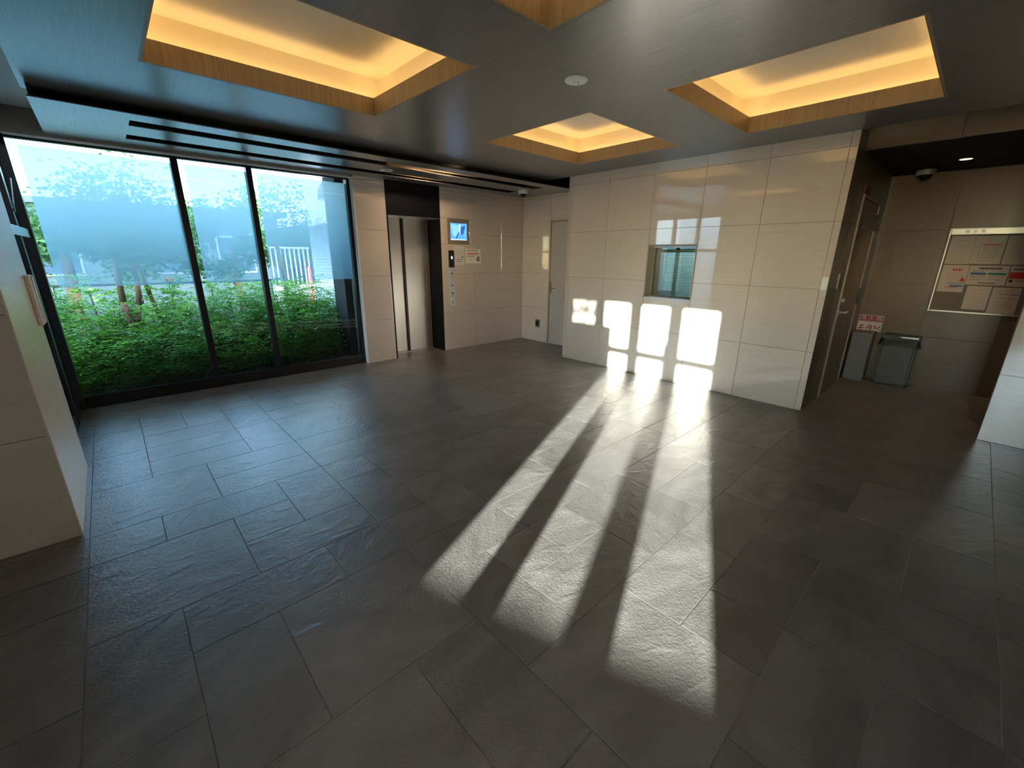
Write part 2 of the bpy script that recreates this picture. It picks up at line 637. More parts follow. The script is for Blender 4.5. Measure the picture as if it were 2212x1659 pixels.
def floor_tile_mesh(w, h):
    k = (round(w, 3), round(h, 3))
    if k not in FT:
        me = MB().box(-w / 2, w / 2, -h / 2, h / 2, -0.010, 0.0, 0.0006).mesh('floor_tile')
        me.materials.append(M['slate'])
        FT[k] = me
    return FT[k]


rects = []
for (i, j, w, h) in tiles:
    x0, x1, y0, y1 = X0 + i * P, X0 + (i + w) * P, Y0 + j * P, Y0 + (j + h) * P
    y1 = min(y1, 5.98)
    x0 = max(x0, -2.3)
    x1 = min(x1, 6.97)
    if x1 - x0 < 0.03 or y1 - y0 < 0.03:
        continue
    # solid blocks that hide the floor
    if x0 > 4.90 and y0 > 0.95 and y1 < 4.07:
        continue
    if x0 > 5.24 and y1 < -0.35:
        continue
    if x1 < -0.40 and y0 > 3.06:
        continue
    if y0 > 5.70 and (x1 < 2.9 or x0 > 3.8):
        continue
    if x0 > 5.55 and y0 > 0.95:
        continue
    rects.append((x0, x1, y0, y1))


def seen(r):
    cx, cy = (r[0] + r[1]) / 2, (r[2] + r[3]) / 2
    d = Vector((cx, cy, 0)) - Vector((0, 0, 1.4786))
    z = d.dot(fwv)
    if z < 0.2:
        return False
    u, v = 1106 + 909 * d.dot(rtv) / z, 829.5 - 909 * d.dot(upv) / z
    return -260 < u < 2480 and v < 1900


vis = [r for r in rects if seen(r)]
vis.sort(key=lambda r: r[0] ** 2 + r[2] ** 2)
keep = vis[:296]
rest = [r for r in rects if r not in keep]
for (x0, x1, y0, y1) in keep:
    g = 0.0032
    dz = rnd.uniform(-0.0003, 0.0003)
    link('tile', floor_tile_mesh(x1 - x0 - g, y1 - y0 - g), None, ((x0 + x1) / 2, (y0 + y1) / 2, dz), floor)
rb = MB()
for (x0, x1, y0, y1) in rest:
    rb.box(x0 + .0016, x1 - .0016, y0 + .0016, y1 - .0016, -0.010, 0)
rb.build('tile', M['slate'], floor, kind='stuff')

# ------------------------------------------------------------------ walls
HM, HS = 2.518, 2.44            # main ceiling, lower soffit
ZS = [0, 0.6, 1.2, 1.8, 2.4, 2.62]

# reception wall (x = 4.878)
we = structure('wall_east', 'glossy cream tiled reception wall with a recessed service hatch', 'wall', M['joint'],
               (4.888, 5.02, 0.94, 2.206, 0, 2.62), (4.888, 5.02, 2.81, 4.082, 0, 2.62),
               (4.888, 5.02, 2.206, 2.81, 0, 0.996), (4.888, 5.02, 2.206, 2.81, 1.622, 2.62),
               (5.02, 6.94, 0.94, 1.02, 0, 2.62), (5.02, 5.5, 4.0, 4.082, 0, 2.62))
ys = [0.929, 0.988, 1.60, 2.206, 2.81, 3.428, 4.032, 4.092]
wall_tiles(we, 'x', 4.878, -1, ys, ZS, M['porcelain'], skip={(3, 1), (3, 2)})
tile_at(we, 'x', 4.878, -1, 2.206, 2.81, 0.6, 0.997, M['porcelain'])
tile_at(we, 'x', 4.878, -1, 2.206, 2.81, 1.621, 1.8, M['porcelain'])
# return of the block facing the alcove (y = 0.929)
xs = [4.878, 5.2, 5.52]
wall_tiles(we, 'y', 0.929, -1, xs, [0, 0.6, 1.2, 1.8, 2.403], M['porcelain_shaded'])
tile_at(we, 'y', 0.929, -1, 4.878, 5.2, 2.403, 2.62, M['porcelain_shaded'])
tile_at(we, 'y', 0.929, -1, 6.50, 6.95, 0, 0.6, M['porcelain_shaded'])
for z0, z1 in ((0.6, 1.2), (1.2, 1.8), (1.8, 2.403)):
    tile_at(we, 'y', 0.929, -1, 6.50, 6.95, z0, z1, M['porcelain_shaded'])
tile_at(we, 'y', 0.929, -1, 5.52, 6.50, 2.085, 2.403, M['porcelain_shaded'])
# face towards the lift lobby (y = 4.092), seen only from the side
wall_tiles(we, 'y', 4.092, 1, [4.878, 5.506], ZS, M['porcelain'])

# wall of the lift (y = 5.641)
wn_ = structure('wall_north', 'cream tiled wall holding the lift and the wall monitor', 'wall', M['joint'],
                (2.497, 2.923, 5.651, 5.99, 0, 2.62), (3.79, 5.62, 5.651, 5.99, 0, 2.62))
wall_tiles(wn_, 'y', 5.641, -1, [2.497, 2.923], ZS[:-1] + [HS + .03], M['porcelain'])
zs2 = ZS[:-1] + [HS + .03]
wall_tiles(wn_, 'y', 5.641, -1, [3.79, 4.40, 5.002, 5.506], zs2, M['porcelain'], skip={(0, 2), (0, 3)})
tile_at(wn_, 'y', 5.641, -1, 3.79, 4.40, 1.2, 1.648, M['porcelain'])
tile_at(wn_, 'y', 5.641, -1, 3.79, 3.914, 1.648, 1.8, M['porcelain'])
tile_at(wn_, 'y', 5.641, -1, 3.79, 3.914, 1.8, 2.017, M['porcelain'])
tile_at(wn_, 'y', 5.641, -1, 4.322, 4.40, 1.648, 1.8, M['porcelain'])
tile_at(wn_, 'y', 5.641, -1, 4.322, 4.40, 1.8, 2.017, M['porcelain'])
tile_at(wn_, 'y', 5.641, -1, 3.79, 4.40, 2.017, 2.4, M['porcelain'])
# white reveal of the pier beside the window
box('reveal', M['white'], 2.482, 2.4965, 5.641, 5.80, 0, 2.42, wn_)

# wall with the service door (x = 5.506)
wr = structure('wall_northeast', 'cream tiled wall behind the reception block with a plain door', 'wall', M['joint'],
               (5.516, 5.62, 4.0, 5.651, 0, 2.62))
wall_tiles(wr, 'x', 5.506, -1, [4.977, 5.641], zs2, M['porcelain'])
tile_at(wr, 'x', 5.506, -1, 4.10, 4.977, 2.04, 2.4, M['porcelain'])
tile_at(wr, 'x', 5.506, -1, 4.10, 4.977, 2.4, HS + .03, M['porcelain'])

# alcove back wall (x = 6.95) and its right return
wa = structure('wall_alcove', 'warm tiled back wall of the dim notice board alcove', 'wall', M['joint'],
               (6.96, 7.08, -1.1, 1.02, 0, 2.7), (5.32, 7.08, -1.2, -1.0, 0, 2.7))
wall_tiles(wa, 'x', 6.95, -1, [-0.99, -0.88, -0.275, 0.329, 0.929], [0, 0.6, 1.2, 1.8, 2.403], M['porcelain_shaded'])

# pillar and beam of the alcove (x = 5.2)
pl_ = structure('pillar', 'cream tiled pillar at the right end of the alcove opening', 'pillar', M['joint'],
                (5.21, 5.33, -3.8, -0.307, 0, 2.86))
wall_tiles(pl_, 'x', 5.2, -1, [-2.7, -2.1, -1.5, -0.9, -0.297], [0, 0.58, 1.18, 1.78, 2.403], M['porcelain'])
box('corner_trim', M['porcelain_shaded'], 5.2005, 5.33, -0.3065, -0.297, 0, 2.403, pl_)
bm_ = structure('beam', 'tiled beam above the alcove opening', 'beam', M['joint'],
                (5.21, 5.33, -3.8, 0.939, 2.412, 2.86))
wall_tiles(bm_, 'x', 5.2, -1, [-1.5, -0.9, -0.297, 0.329, 0.929], [2.403, 2.86], M['porcelain_shaded'])
ac = structure('ceiling_alcove', 'black ceiling board of the alcove', 'ceiling', M['void'],
               (5.20, 7.0, -1.1, 0.94, 2.403, 2.411), (5.34, 7.0, -1.1, 0.94, 2.42, 2.5))

# left pier: front face y = 3.026, side face x = -0.37
wp = structure('wall_west', 'cream tiled pier wall at the left end of the lobby', 'wall', M['joint'],
               (-2.4, -0.382, 3.038, 4.07, 0, 2.70))
wall_tiles(wp, 'y', 3.026, -1, [-2.2, -1.6, -0.985, -0.37], [0, 0.59, 1.2, 1.8, 2.4, 2.7], M['porcelain'])
tile_at(wp, 'x', -0.37, 1, 3.026, 4.08, 0, 2.70, M['satin_tile_lit'])
tile_at(wp, 'y', 4.08, 1, -0.45, -0.37, 0, 2.70, M['porcelain'])
box('corner_trim', M['beige'], -0.3745, -0.3685, 3.0245, 3.0305, 0, 2.70, wp)
# rear walls of the lobby
structure('wall_south', 'plain rear wall of the lobby behind the viewpoint', 'wall', M['rear'],
          (-2.4, 5.4, -3.9, -3.7, 0, 2.86))
structure('wall_southwest', 'plain wall beside the entrance glazing', 'wall', M['rear'],
          (-2.45, -2.2, -3.8, -1.32, 0, 2.86), (-2.45, -2.2, 1.44, 3.04, 0, 2.86), (-2.45, -2.2, -1.3, 1.44, 2.33, 2.86))

# lintel over the window and dark void around the lift shaft
structure('wall_lintel', 'grey brown lintel board above the large window', 'wall', M['lintel'],
          (-0.52, 2.482, 5.66, 5.90, 2.417, 2.90))
structure('wall_shaft', 'black lining and baffle added to keep the ceiling void and lift shaft dark', 'wall', M['void'],
          (2.497, 5.7, 6.30, 6.40, -0.1, 2.95), (2.40, 2.50, 6.0, 6.40, -0.1, 2.95), (5.62, 5.74, 4.0, 6.4, 0, 2.95),
          (-0.15, -0.13, 4.43, 5.58, 2.4495, 2.89), (-0.15, 5.60, 5.60, 5.64, 2.4495, 2.89), (-0.12, 5.51, 4.60, 4.615, 2.4495, 2.89),  # black liners and baffle added so the slots read dark
          (5.02, 5.62, 3.9, 4.0, 2.50, 2.95))

# ------------------------------------------------------------------ ceilings
HOLES = [(0.375, 1.773, 2.244, 3.490), (2.900, 4.310, 2.264, 3.486), (2.886, 4.312, 0.415, 1.640), (0.375, 1.770, 0.415, 1.648)]
CX0, CX1, CY0, CY1 = -0.18, 4.876, -3.7, 4.585
ZT = 2.556
TB = 0.018


def holed_plate(name, mat, x0, x1, y0, y1, z0, z1, holes, **kw):
    """one connected plate with rectangular holes"""
    b = MB()
    xs_ = sorted({x0, x1, *[v for h in holes for v in h[:2]]})
    ys_ = sorted({y0, y1, *[v for h in holes for v in h[2:]]})
    vv = {}

    def v(x, y, z):
        k = (round(x, 5), round(y, 5), z)
        if k not in vv:
            vv[k] = b.bm.verts.new(k)
        return vv[k]

    def solid(i, j):
        if not (0 <= i < len(xs_) - 1 and 0 <= j < len(ys_) - 1):
            return False
        cx, cy = (xs_[i] + xs_[i + 1]) / 2, (ys_[j] + ys_[j + 1]) / 2
        return not any(h[0] < cx < h[1] and h[2] < cy < h[3] for h in holes)
    for i in range(len(xs_) - 1):
        for j in range(len(ys_) - 1):
            if not solid(i, j):
                continue
            a_, c_, d_, e_ = xs_[i], xs_[i + 1], ys_[j], ys_[j + 1]
            b.bm.faces.new((v(a_, d_, z0), v(a_, e_, z0), v(c_, e_, z0), v(c_, d_, z0)))
            b.bm.faces.new((v(a_, d_, z1), v(c_, d_, z1), v(c_, e_, z1), v(a_, e_, z1)))
            for (di, dj, p, q) in ((-1, 0, (a_, d_), (a_, e_)), (1, 0, (c_, e_), (c_, d_)), (0, -1, (c_, d_), (a_, d_)), (0, 1, (a_, e_), (c_, e_))):
                if not solid(i + di, j + dj):
                    b.bm.faces.new((v(*p, z0), v(*q, z0), v(*q, z1), v(*p, z1)))
    return b.build(name, mat, None, **kw)


ceil = holed_plate('ceiling', M['ceiling'], CX0, CX1, CY0, CY1, HM, ZT, [(a - TB, b - -TB, c - TB, d + TB) for a, b, c, d in HOLES],
                   label='dark grey wood veneer ceiling panel with four lit coffers', cat='ceiling', kind='structure')
for (x0, x1, y0, y1) in HOLES:
    t = TB - 0.0003
    fb = MB()
    zb, zt = HM + 0.0004, 2.64
    fb.box(x0 - t, x0, y0 - t, y1 + t, zb, zt)
    fb.box(x1, x1 + t, y0 - t, y1 + t, zb, zt)
    fb.box(x0, x1, y0 - t, y0, zb, zt)
    fb.box(x0, x1, y1, y1 + t, zb, zt)
    fr = fb.build('coffer', M['band'], ceil)
    o = 0.115
    kb = MB()
    zc0, zc1 = ZT, 2.815
    kb.box(x0 - o - .02, x0 - o, y0 - o - .02, y1 + o + .02, zc0, zc1)
    kb.box(x1 + o, x1 + o + .02, y0 - o - .02, y1 + o + .02, zc0, zc1)
    kb.box(x0 - o, x1 + o, y0 - o - .02, y0 - o, zc0, zc1)
    kb.box(x0 - o, x1 + o, y1 + o, y1 + o + .02, zc0, zc1)
    kb.box(x0 - o - .02, x1 + o + .02, y0 - o - .02, y1 + o + .02, zc1, zc1 + 0.02)
    kb.build('cove', M['cove'], fr)
    for (a, b_, c, d) in ((x0 - .075, x0 - .055, y0, y1), (x1 + .055, x1 + .075, y0, y1), (x0, x1, y0 - .075, y0 - .055),
                          (x0, x1, y1 + .055, y1 + .075)):
        box('light_strip', M['led'], a, b_, c, d, 2.575, 2.590, fr)

SLOTS = [(0.349, 4.93, 4.631, 4.828), (0.349, 4.93, 5.184, 5.379)]
sof = holed_plate('ceiling_soffit', M['ceiling'], -0.16, 5.512, 4.42, 5.66, HS, HS + 0.008, SLOTS,
                  label='lower grey soffit with two long dark slots beside the window', cat='ceiling', kind='structure')
uc = structure('ceiling_upper', 'black upper slab above the floating ceiling panel', 'ceiling', M['void'],
               (-0.20, 7.1, -3.8, 6.4, 2.90, 3.05))
structure('ceiling_edge', 'white plaster ceiling margin beyond the veneer panel', 'ceiling', M['white'],
          (-2.45, -0.20, -3.8, 3.03, 2.62, 3.05), (-0.60, -0.165, 3.03, 5.70, 2.62, 3.05), (-0.2, -0.184, -3.8, 4.40, 2.56, 2.70))

# ------------------------------------------------------------------ window_1 (y = 5.755)
w1 = empty('window_1', (1.0, 5.76, 0), 'large black framed window looking onto the green garden bed', 'window', kind='structure')
f = MB()
f.box(-0.455, 2.495, 5.715, 5.80, 0.0, 0.115, 0.002)
f.box(-0.455, 2.495, 5.735, 5.80, 2.392, 2.417)
f.box(2.440, 2.482, 5.72, 5.80, 0.115, 2.392)
f.build('window_frame', M['alu_black'], w1)
box('mullion', M['alu_black'], 0.672, 0.732, 5.708, 5.80, 0.02, 2.392, w1, 0.003)
box('mullion', M['alu_black'], 1.330, 1.386, 5.708, 5.80, 0.02, 2.392, w1, 0.003)
box('corner_post', M['alu_black'], -0.475, -0.405, 5.69, 5.80, 0.0, 2.417, w1, 0.003)
box('head_trim', M['white'], -0.44, 2.482, 5.662, 5.735, 2.408, 2.4169, w1)
for k in range(3):
    box('vent_bar', M['alu_black'], -0.40, 2.44, 5.742 + .012 * k, 5.748 + .012 * k, 2.372 - .009 * k, 2.3765 - .009 * k, w1)
for (a, b_) in ((-0.405, 0.672), (0.732, 1.330), (1.386, 2.440)):
    box('pane', M['glass'], a, b_, 5.762, 5.768, 0.115, 2.392, w1)
    fo = MB()
    fo.poly([(a + 0.055, 5.782, 1.165), (b_, 5.782, 1.165), (b_, 5.782, 2.35), (a + 0.055, 5.782, 2.35)])
    fo.build('frosted_film', M['film'], w1, recalc=False)

# window_2: glazed screen in the left wall (x = -0.44), seen edge on
w2 = empty('window_2', (-0.45, 4.9, 0), 'narrow black framed glazed screen beside the left pier', 'window', kind='structure')
for (a, b_) in ((4.085, 4.16), (4.60, 4.69), (5.175, 5.27)):
    box('post', M['alu_black'], -0.48, -0.438, a, b_, 0.0, 2.40, w2, 0.002)
f = MB()
f.box(-0.475, -0.442, 4.16, 5.69, 0.0, 0.10)
f.box(-0.475, -0.442, 4.16, 5.69, 2.34, 2.40)
f.build('window_frame', M['alu_black'], w2)
box('head', M['white'], -0.50, -0.43, 4.08, 5.69, 2.4005, 2.62, w2)
for (a, b_) in ((4.16, 4.60), (4.69, 5.175), (5.27, 5.69)):
    box('pane', M['glass'], -0.463, -0.457, a, b_, 0.10, 2.34, w2)
box('transom', M['alu'], -0.438, -0.425, 4.10, 5.705, 1.600, 1.668, w2, 0.002)
MB().cyl((-0.43, 5.215, 1.80), (-0.428, 5.60, 2.06), 0.0035, n=8).cyl((-0.445, 5.215, 1.79), (-0.425, 5.215, 1.79), 0.014, n=10).build(
    'stay_arm', M['alu'], w2)
hb = MB()
hb.box(-0.369, -0.349, 3.895, 4.045, 1.04, 1.345, 0.003)
hb.box(-0.350, -0.344, 3.975, 4.045, 1.045, 1.340, 0.002)
hb.build('intercom_cover', M['beige'], None, label='tall beige cover box on the side of the left pier', cat='wall box')

# window_3: the entrance glazing behind the viewpoint
w3 = empty('window_3', (-2.3, 0, 0), 'black framed entrance glazing behind the viewpoint', 'window', kind='structure')
EY = [(-1.275, -0.830), (-0.690, -0.290), (-0.153, 0.270), (0.40, 0.82), (0.94, 1.36)]
f = MB()
f.box(-2.42, -2.30, -1.30, 1.44, 2.29, 2.33)
f.box(-2.42, -2.30, -1.30, 1.44, 0.0, 0.10)
f.build('window_frame', M['alu_black'], w3)
edges = [-1.32] + [v for p_ in EY for v in p_] + [1.44]
for k in range(0, len(edges), 2):
    box('post', M['alu_black'], -2.42, -2.30, edges[k], edges[k + 1], 0.10, 2.29, w3)
box('transom', M['alu_black'], -2.40, -2.32, -1.30, 1.36, 1.606, 1.70, w3)
for (a, b_) in EY:
    box('pane', M['glass'], -2.363, -2.357, a, b_, 0.10, 2.29, w3)

# window_4: service hatch in the reception wall
w4 = empty('window_4', (4.95, 2.508, 0.99), 'recessed service hatch with green tinted sliding glass in the reception wall', 'window',
           kind='structure')
f = MB()
f.box(4.8785, 5.14, 2.7985, 2.8095, 0.998, 1.6205)
f.box(4.8785, 5.14, 2.2065, 2.2175, 0.998, 1.6205)
f.box(4.8785, 5.14, 2.2175, 2.7985, 1.6095, 1.6205)
f.build('hatch_lining', M['satin_beige'], w4)
box('sill', M['alu'], 4.876, 5.14, 2.2175, 2.7985, 0.994, 1.008, w4)
f = MB()
f.box(5.005, 5.055, 2.2175, 2.7985, 1.588, 1.6095)
f.box(5.005, 5.055, 2.778, 2.7985, 1.008, 1.588)
f.box(5.005, 5.055, 2.2175, 2.2325, 1.008, 1.588)
f.box(5.005, 5.055, 2.2325, 2.778, 1.008, 1.020)
f.build('window_frame', M['steel_dark'], w4)
box('head_rail', M['alu'], 4.995, 5.005, 2.23, 2.79, 1.592, 1.604, w4)
box('pane', M['glass_green'], 5.014, 5.019, 2.2325, 2.665, 1.020, 1.588, w4)
box('pane', M['glass_green'], 5.034, 5.039, 2.30, 2.778, 1.020, 1.588, w4)
rm = MB()
rm.box(5.145, 5.9, 1.9, 3.1, 0.9, 0.92)
rm.box(5.9, 5.92, 1.9, 3.1, 0.9, 2.0)
rm.box(5.145, 5.9, 1.88, 1.9, 0.9, 2.0)
rm.box(5.145, 5.9, 3.1, 3.12, 0.9, 2.0)
rm.box(5.145, 5.9, 1.9, 3.1, 1.98, 2.0)
rm.build('office_lining', M['satin_beige'], w4)
ol = bpy.data.lights.new('hatch_fill', 'AREA')  # unseen fill light added to brighten the blind
ol.energy = 4.5
ol.size = 0.4
ol.color = (0.92, 1.0, 0.98)
oo = bpy.data.objects.new('hatch_fill', ol)
C.objects.link(oo)
oo.location = (5.5, 2.5, 1.96)
vb = empty('venetian_blind', (5.085, 2.43, 1.0), 'pale grey horizontal slat blind behind the service hatch glass', 'blind')
box('head_box', M['blind'], 5.07, 5.11, 2.22, 2.66, 1.560, 1.585, vb)
sm = MB()
sm.prism([(-0.011, -0.218, -0.005), (0.0, -0.218, 0.0012), (0.011, -0.218, 0.005), (0.011, -0.218, 0.0044), (0.0, -0.218, 0.0004),
          (-0.011, -0.218, -0.0056)], (0, 0.436, 0))
sme = sm.mesh('slat')
sme.materials.append(M['blind'])
for k in range(30):
    link('slat', sme, None, (5.088, 2.441, 1.022 + 0.018 * k), vb)
for y_ in (2.30, 2.58):
    MB().cyl((5.088, y_, 1.0225), (5.088, y_, 1.56), 0.0012, n=6).build('ladder_cord', M['paper'], vb)
pp = MB().box(4.885, 4.985, 2.47, 2.75, 1.0082, 1.0105).build('paper_sheet', M['paper'], None,
        label='white paper sheet lying at the left of the service hatch sill', cat='paper')
fd = MB()
fd.prism([(4.883, 2.24, 1.0084), (4.990, 2.235, 1.0084), (4.990, 2.43, 1.0084), (4.883, 2.46, 1.0084)], (0, 0, 0.012))
fd.build('folder', M['steel_dark'], None, label='dark grey folder lying at the right of the service hatch sill', cat='folder')

# ------------------------------------------------------------------ lift
lf = empty('elevator', (3.35, 5.8, 0), 'stainless steel lift doors set deep in a black portal', 'elevator')
pb = MB()
pb.box(2.925, 3.788, 5.645, 5.975, 2.004, HS - .001)
pb.box(2.925, 2.95, 5.650, 6.02, 0.001, 2.004)
pb.box(3.776, 3.788, 5.645, 6.02, 0.001, 2.004)
pb.build('portal', M['black_panel'], lf)
for k in range(4):
    box('louvre', M['black_panel'], 2.945, 3.77, 5.633, 5.645, 2.385 - .035 * k, 2.402 - .035 * k, lf, 0.002)
box('head_plate', M['steel'], 2.95, 3.776, 5.652, 5.975, 1.996, 2.004, lf)
box('door_panel', M['steel'], 2.952, 3.333, 6.005, 6.030, 0.012, 2.003, lf, 0.002)
box('door_panel', M['steel'], 3.352, 3.772, 5.977, 6.000, 0.012, 2.003, lf, 0.002)
box('door_edge', M['plastic_black'], 3.322, 3.353, 5.9765, 6.004, 0.012, 2.003, lf)
box('side_strip', M['steel_dark'], 3.735, 3.742, 5.9745, 5.979, 0.012, 2.003, lf)
box('door_sill', M['steel'], 2.95, 3.776, 5.945, 6.04, 0.0005, 0.008, lf)

# call panel
cp = empty('elevator_call_panel', (3.96, 5.64, 0.70), 'slim lift call panel with a black indicator above a steel strip', 'control panel')
box('indicator', M['plastic_black'], 3.911, 4.013, 5.629, 5.640, 1.303, 1.555, cp, 0.002)
box('face_plate', M['alu'], 3.909, 4.012, 5.632, 5.640, 0.705, 1.301, cp, 0.001)
MB().prism([(3.958, 5.628, 1.425), (3.976, 5.628, 1.425), (3.976, 5.628, 1.45), (3.984, 5.628, 1.45), (3.967, 5.628, 1.475),
            (3.950, 5.628, 1.45), (3.958, 5.628, 1.45)], (0, 0.0012, 0)).build('arrow_light', M['led_white'], cp)
for (z_, r_) in ((1.21, .014), (1.03, .012), (0.905, .020)):
    MB().cyl((3.960, 5.632, z_), (3.960, 5.624, z_), r_, n=18).build('button', M['plastic_black' if r_ < .013 else 'steel_dark'], cp)
MB().prism([(3.945, 5.6315, 0.772), (3.975, 5.6315, 0.772), (3.960, 5.6315, 0.745)], (0, -0.002, 0)).build('arrow_mark', M['plastic_black'], cp)
box('label_strip', M['plastic_black'], 3.942, 3.980, 5.6305, 5.632, 0.862, 0.870, cp)
box('label_strip', M['ink_grey'], 3.944, 3.978, 5.6305, 5.632, 1.150, 1.155, cp)

# monitor
mo = empty('wall_monitor', (4.118, 5.64, 1.648), 'square recessed wall monitor showing a blue picture beside the lift', 'monitor')
fb = MB()
fb.box(3.916, 3.965, 5.640, 5.70, 1.65, 2.015)
fb.box(4.280, 4.320, 5.640, 5.70, 1.65, 2.015)
fb.box(3.965, 4.280, 5.640, 5.70, 1.65, 1.708)
fb.box(3.965, 4.280, 5.640, 5.70, 1.955, 2.015)
fb.build('bezel', M['satin_beige'], mo)
SY = 5.6475
box('screen', M['scr1'], 3.965, 4.280, SY, SY + .02, 1.708, 1.955, mo)


def scr(name, mat, pts, d):
    q = [(3.965 + u * 0.315, SY - d, 1.955 - v * 0.247) for u, v in pts]
    MB().prism(q, (0, 0.0006, 0)).build(name, mat, mo)


scr('picture_patch', M['scr2'], [(0.03, .06), (.50, .12), (.60, .58), (.52, .50), (.30, .90), (.12, .62)], .0012)
scr('picture_patch', M['scr3'], [(0.58, .22), (.93, .12), (.80, .58), (.70, .70), (.56, .52)], .0012)
scr('picture_patch', M['scr4'], [(0.52, .06), (.62, .06), (.60, .62), (.56, .62)], .0020)
scr('picture_patch', M['scr3'], [(0.27, .88), (.53, .48), (.57, .52), (.36, .92)], .0020)
scr('picture_patch', M['scr4'], [(0.02, .93), (.98, .95), (.98, .99), (.02, .99)], .0012)
scr('picture_patch', M['scr2'], [(0.96, .05), (.99, .05), (.90, .75), (.86, .80)], .0012)


# ------------------------------------------------------------------ paper notices
def notice(name, label, axis, plane, u0, u1, z0, z1, marks, group=None, mat='paper', udir=1, tilt=0):
    """sheet lying flat on a wall; marks: (ua, ub, va, vb, ink) in fractions from the sheet's top left"""
    t = 0.0012
    if axis == 'y':
        b = MB().box(u0, u1, plane - t, plane, z0, z1)
    else:
        b = MB().box(plane - t, plane, min(u0, u1), max(u0, u1), z0, z1)
    o = b.build(name, M[mat], None, label=label, cat='notice', group=group)
    by = {}
    for (ua, ub, va, vb, ink) in marks:
        by.setdefault(ink, []).append((ua, ub, va, vb))
    for ink, ms in by.items():
        b = MB()
        for (ua, ub, va, vb) in ms:
            za, zb = z1 - va * (z1 - z0), z1 - vb * (z1 - z0)
            a_, c_ = u0 + ua * (u1 - u0), u0 + ub * (u1 - u0)
            if axis == 'y':
                b.box(a_, c_, plane - t - .0004, plane - t + .0002, zb, za)
            else:
                b.box(plane - t - .0004, plane - t + .0002, min(a_, c_), max(a_, c_), zb, za)
        b.build('printing', M[ink], o, kind='stuff')
    return o


def line(v, a, b, ink, h=0.016, seg=0.028, seed=0):
    """a line of print whose characters are too small to read"""
    r = random.Random(seed + int(v * 1000))
    out, u = [], a
    while u < b:
        w = seg * r.uniform(0.6, 1.2)
        out.append((u, min(u + w, b), v, v + h, ink))
        u += w + seg * 0.35
    return out


mk = []
for k in range(6):
    mk += line(.17 + .06 * k, .12, .88, 'ink_grey', .010, .03, k)
mk += line(.60, .40, .70, 'ink_grey', .010) + line(.69, .22, .92, 'ink', .030, .05) + line(.79, .22, .70, 'ink', .035, .05)
mk += [(.80, .90, .53, .57, 'ink'), (.76, .82, .57, .63, 'ink'), (.86, .90, .60, .63, 'ink')]
notice('notice_sheet', 'tall white notice taped beside the lift indicator', 'y', 5.6405, 4.021, 4.214, 1.335, 1.622, mk, mat='paper_grey')
mk = line(.08, .06, .80, 'ink', .055, .035) + line(.26, .10, .88, 'ink_red', .10, .055) + [(.10, .88, .38, .40, 'ink_red')]
mk += line(.47, .06, .60, 'ink', .05, .035) + line(.62, .06, .62, 'ink_pink', .03) + line(.74, .12, .40, 'ink_ochre', .05)
mk += [(.74, .92, .58, .88, 'ink_grey'), (.78, .88, .50, .60, 'ink'), (.70, .76, .64, .84, 'ink')]
notice('notice_sheet', 'wide white notice with a red heading right of the tall lift notice', 'y', 5.6405, 4.248, 4.552, 1.362, 1.580, mk)

# ------------------------------------------------------------------ door_1 on x = 5.506
d1 = empty('door_1', (5.51, 4.55, 0), 'plain pale grey door behind the reception block', 'door', kind='structure')
b = MB()
b.box(5.494, 5.516, 4.952, 4.979, 0, 2.042)
b.box(5.494, 5.516, 4.10, 4.952, 2.022, 2.042)
b.build('door_frame', M['satin_beige'], d1)
box('door_leaf', M['door'], 5.5015, 5.516, 4.11, 4.948, 0.006, 2.018, d1, 0.001)
hb = MB()
hb.box(5.4965, 5.5016, 4.913, 4.940, 0.87, 1.06, 0.001)
hb.cyl((5.50, 4.927, 0.966), (5.455, 4.927, 0.966), 0.009, n=12)
hb.cyl((5.458, 4.930, 0.966), (5.458, 4.800, 0.963), 0.008, n=12)
hb.build('door_handle', M['steel_dark'], d1)
ou = empty('electrical_outlet', (5.5, 5.22, 0.25), 'small dark outlet cover low on the tiled wall beside the door', 'outlet')
box('cover_plate', M['steel_dark'], 5.498, 5.506, 5.162, 5.278, 0.255, 0.392, ou, 0.002)
box('flap', M['plastic_black'], 5.494, 5.498, 5.185, 5.255, 0.285, 0.365, ou, 0.002)

# ------------------------------------------------------------------ door_2 on y = 0.929
d2 = empty('door_2', (6.0, 0.929, 0), 'beige metal door on the left side of the alcove', 'door', kind='structure')
b = MB()
b.box(5.536, 5.555, 0.915, 0.938, 0, 2.083)
b.box(6.485, 6.50, 0.915, 0.938, 0, 2.083)
b.box(5.555, 6.485, 0.912, 0.938, 2.052, 2.083)
b.build('door_frame', M['frame_brown'], d2)
box('door_leaf', M['door2'], 5.560, 6.480, 0.926, 0.939, 0.006, 2.048, d2, 0.001)
hb = MB()
hb.cyl((5.64, 0.926, 0.93), (5.64, 0.872, 0.93), 0.011, n=12)
hb.cyl((5.635, 0.876, 0.93), (5.775, 0.876, 0.928), 0.009, n=12)
hb.cyl((5.64, 0.926, 0.93), (5.64, 0.918, 0.93), 0.026, n=16)
hb.build('door_handle', M['steel'], d2)
MB().cyl((5.64, 0.926, 1.055), (5.64, 0.900, 1.055), 0.022, n=16).build('lock_cylinder', M['steel'], d2)
for z0, z1 in ((0.97, 1.15), (1.78, 1.955)):
    box('hinge', M['plastic_black'], 6.452, 6.492, 0.900, 0.9255, z0, z1, d2, 0.003)
box('name_plate', M['steel_dark'], 5.80, 6.02, 0.9225, 0.926, 1.772, 1.818, d2)
rd = empty('card_reader', (5.27, 0.92, 1.19), 'narrow dark card reader on the side wall before the alcove door', 'card reader')
box('housing', M['plastic_black'], 5.235, 5.325, 0.913, 0.929, 1.195, 1.338, rd, 0.003)
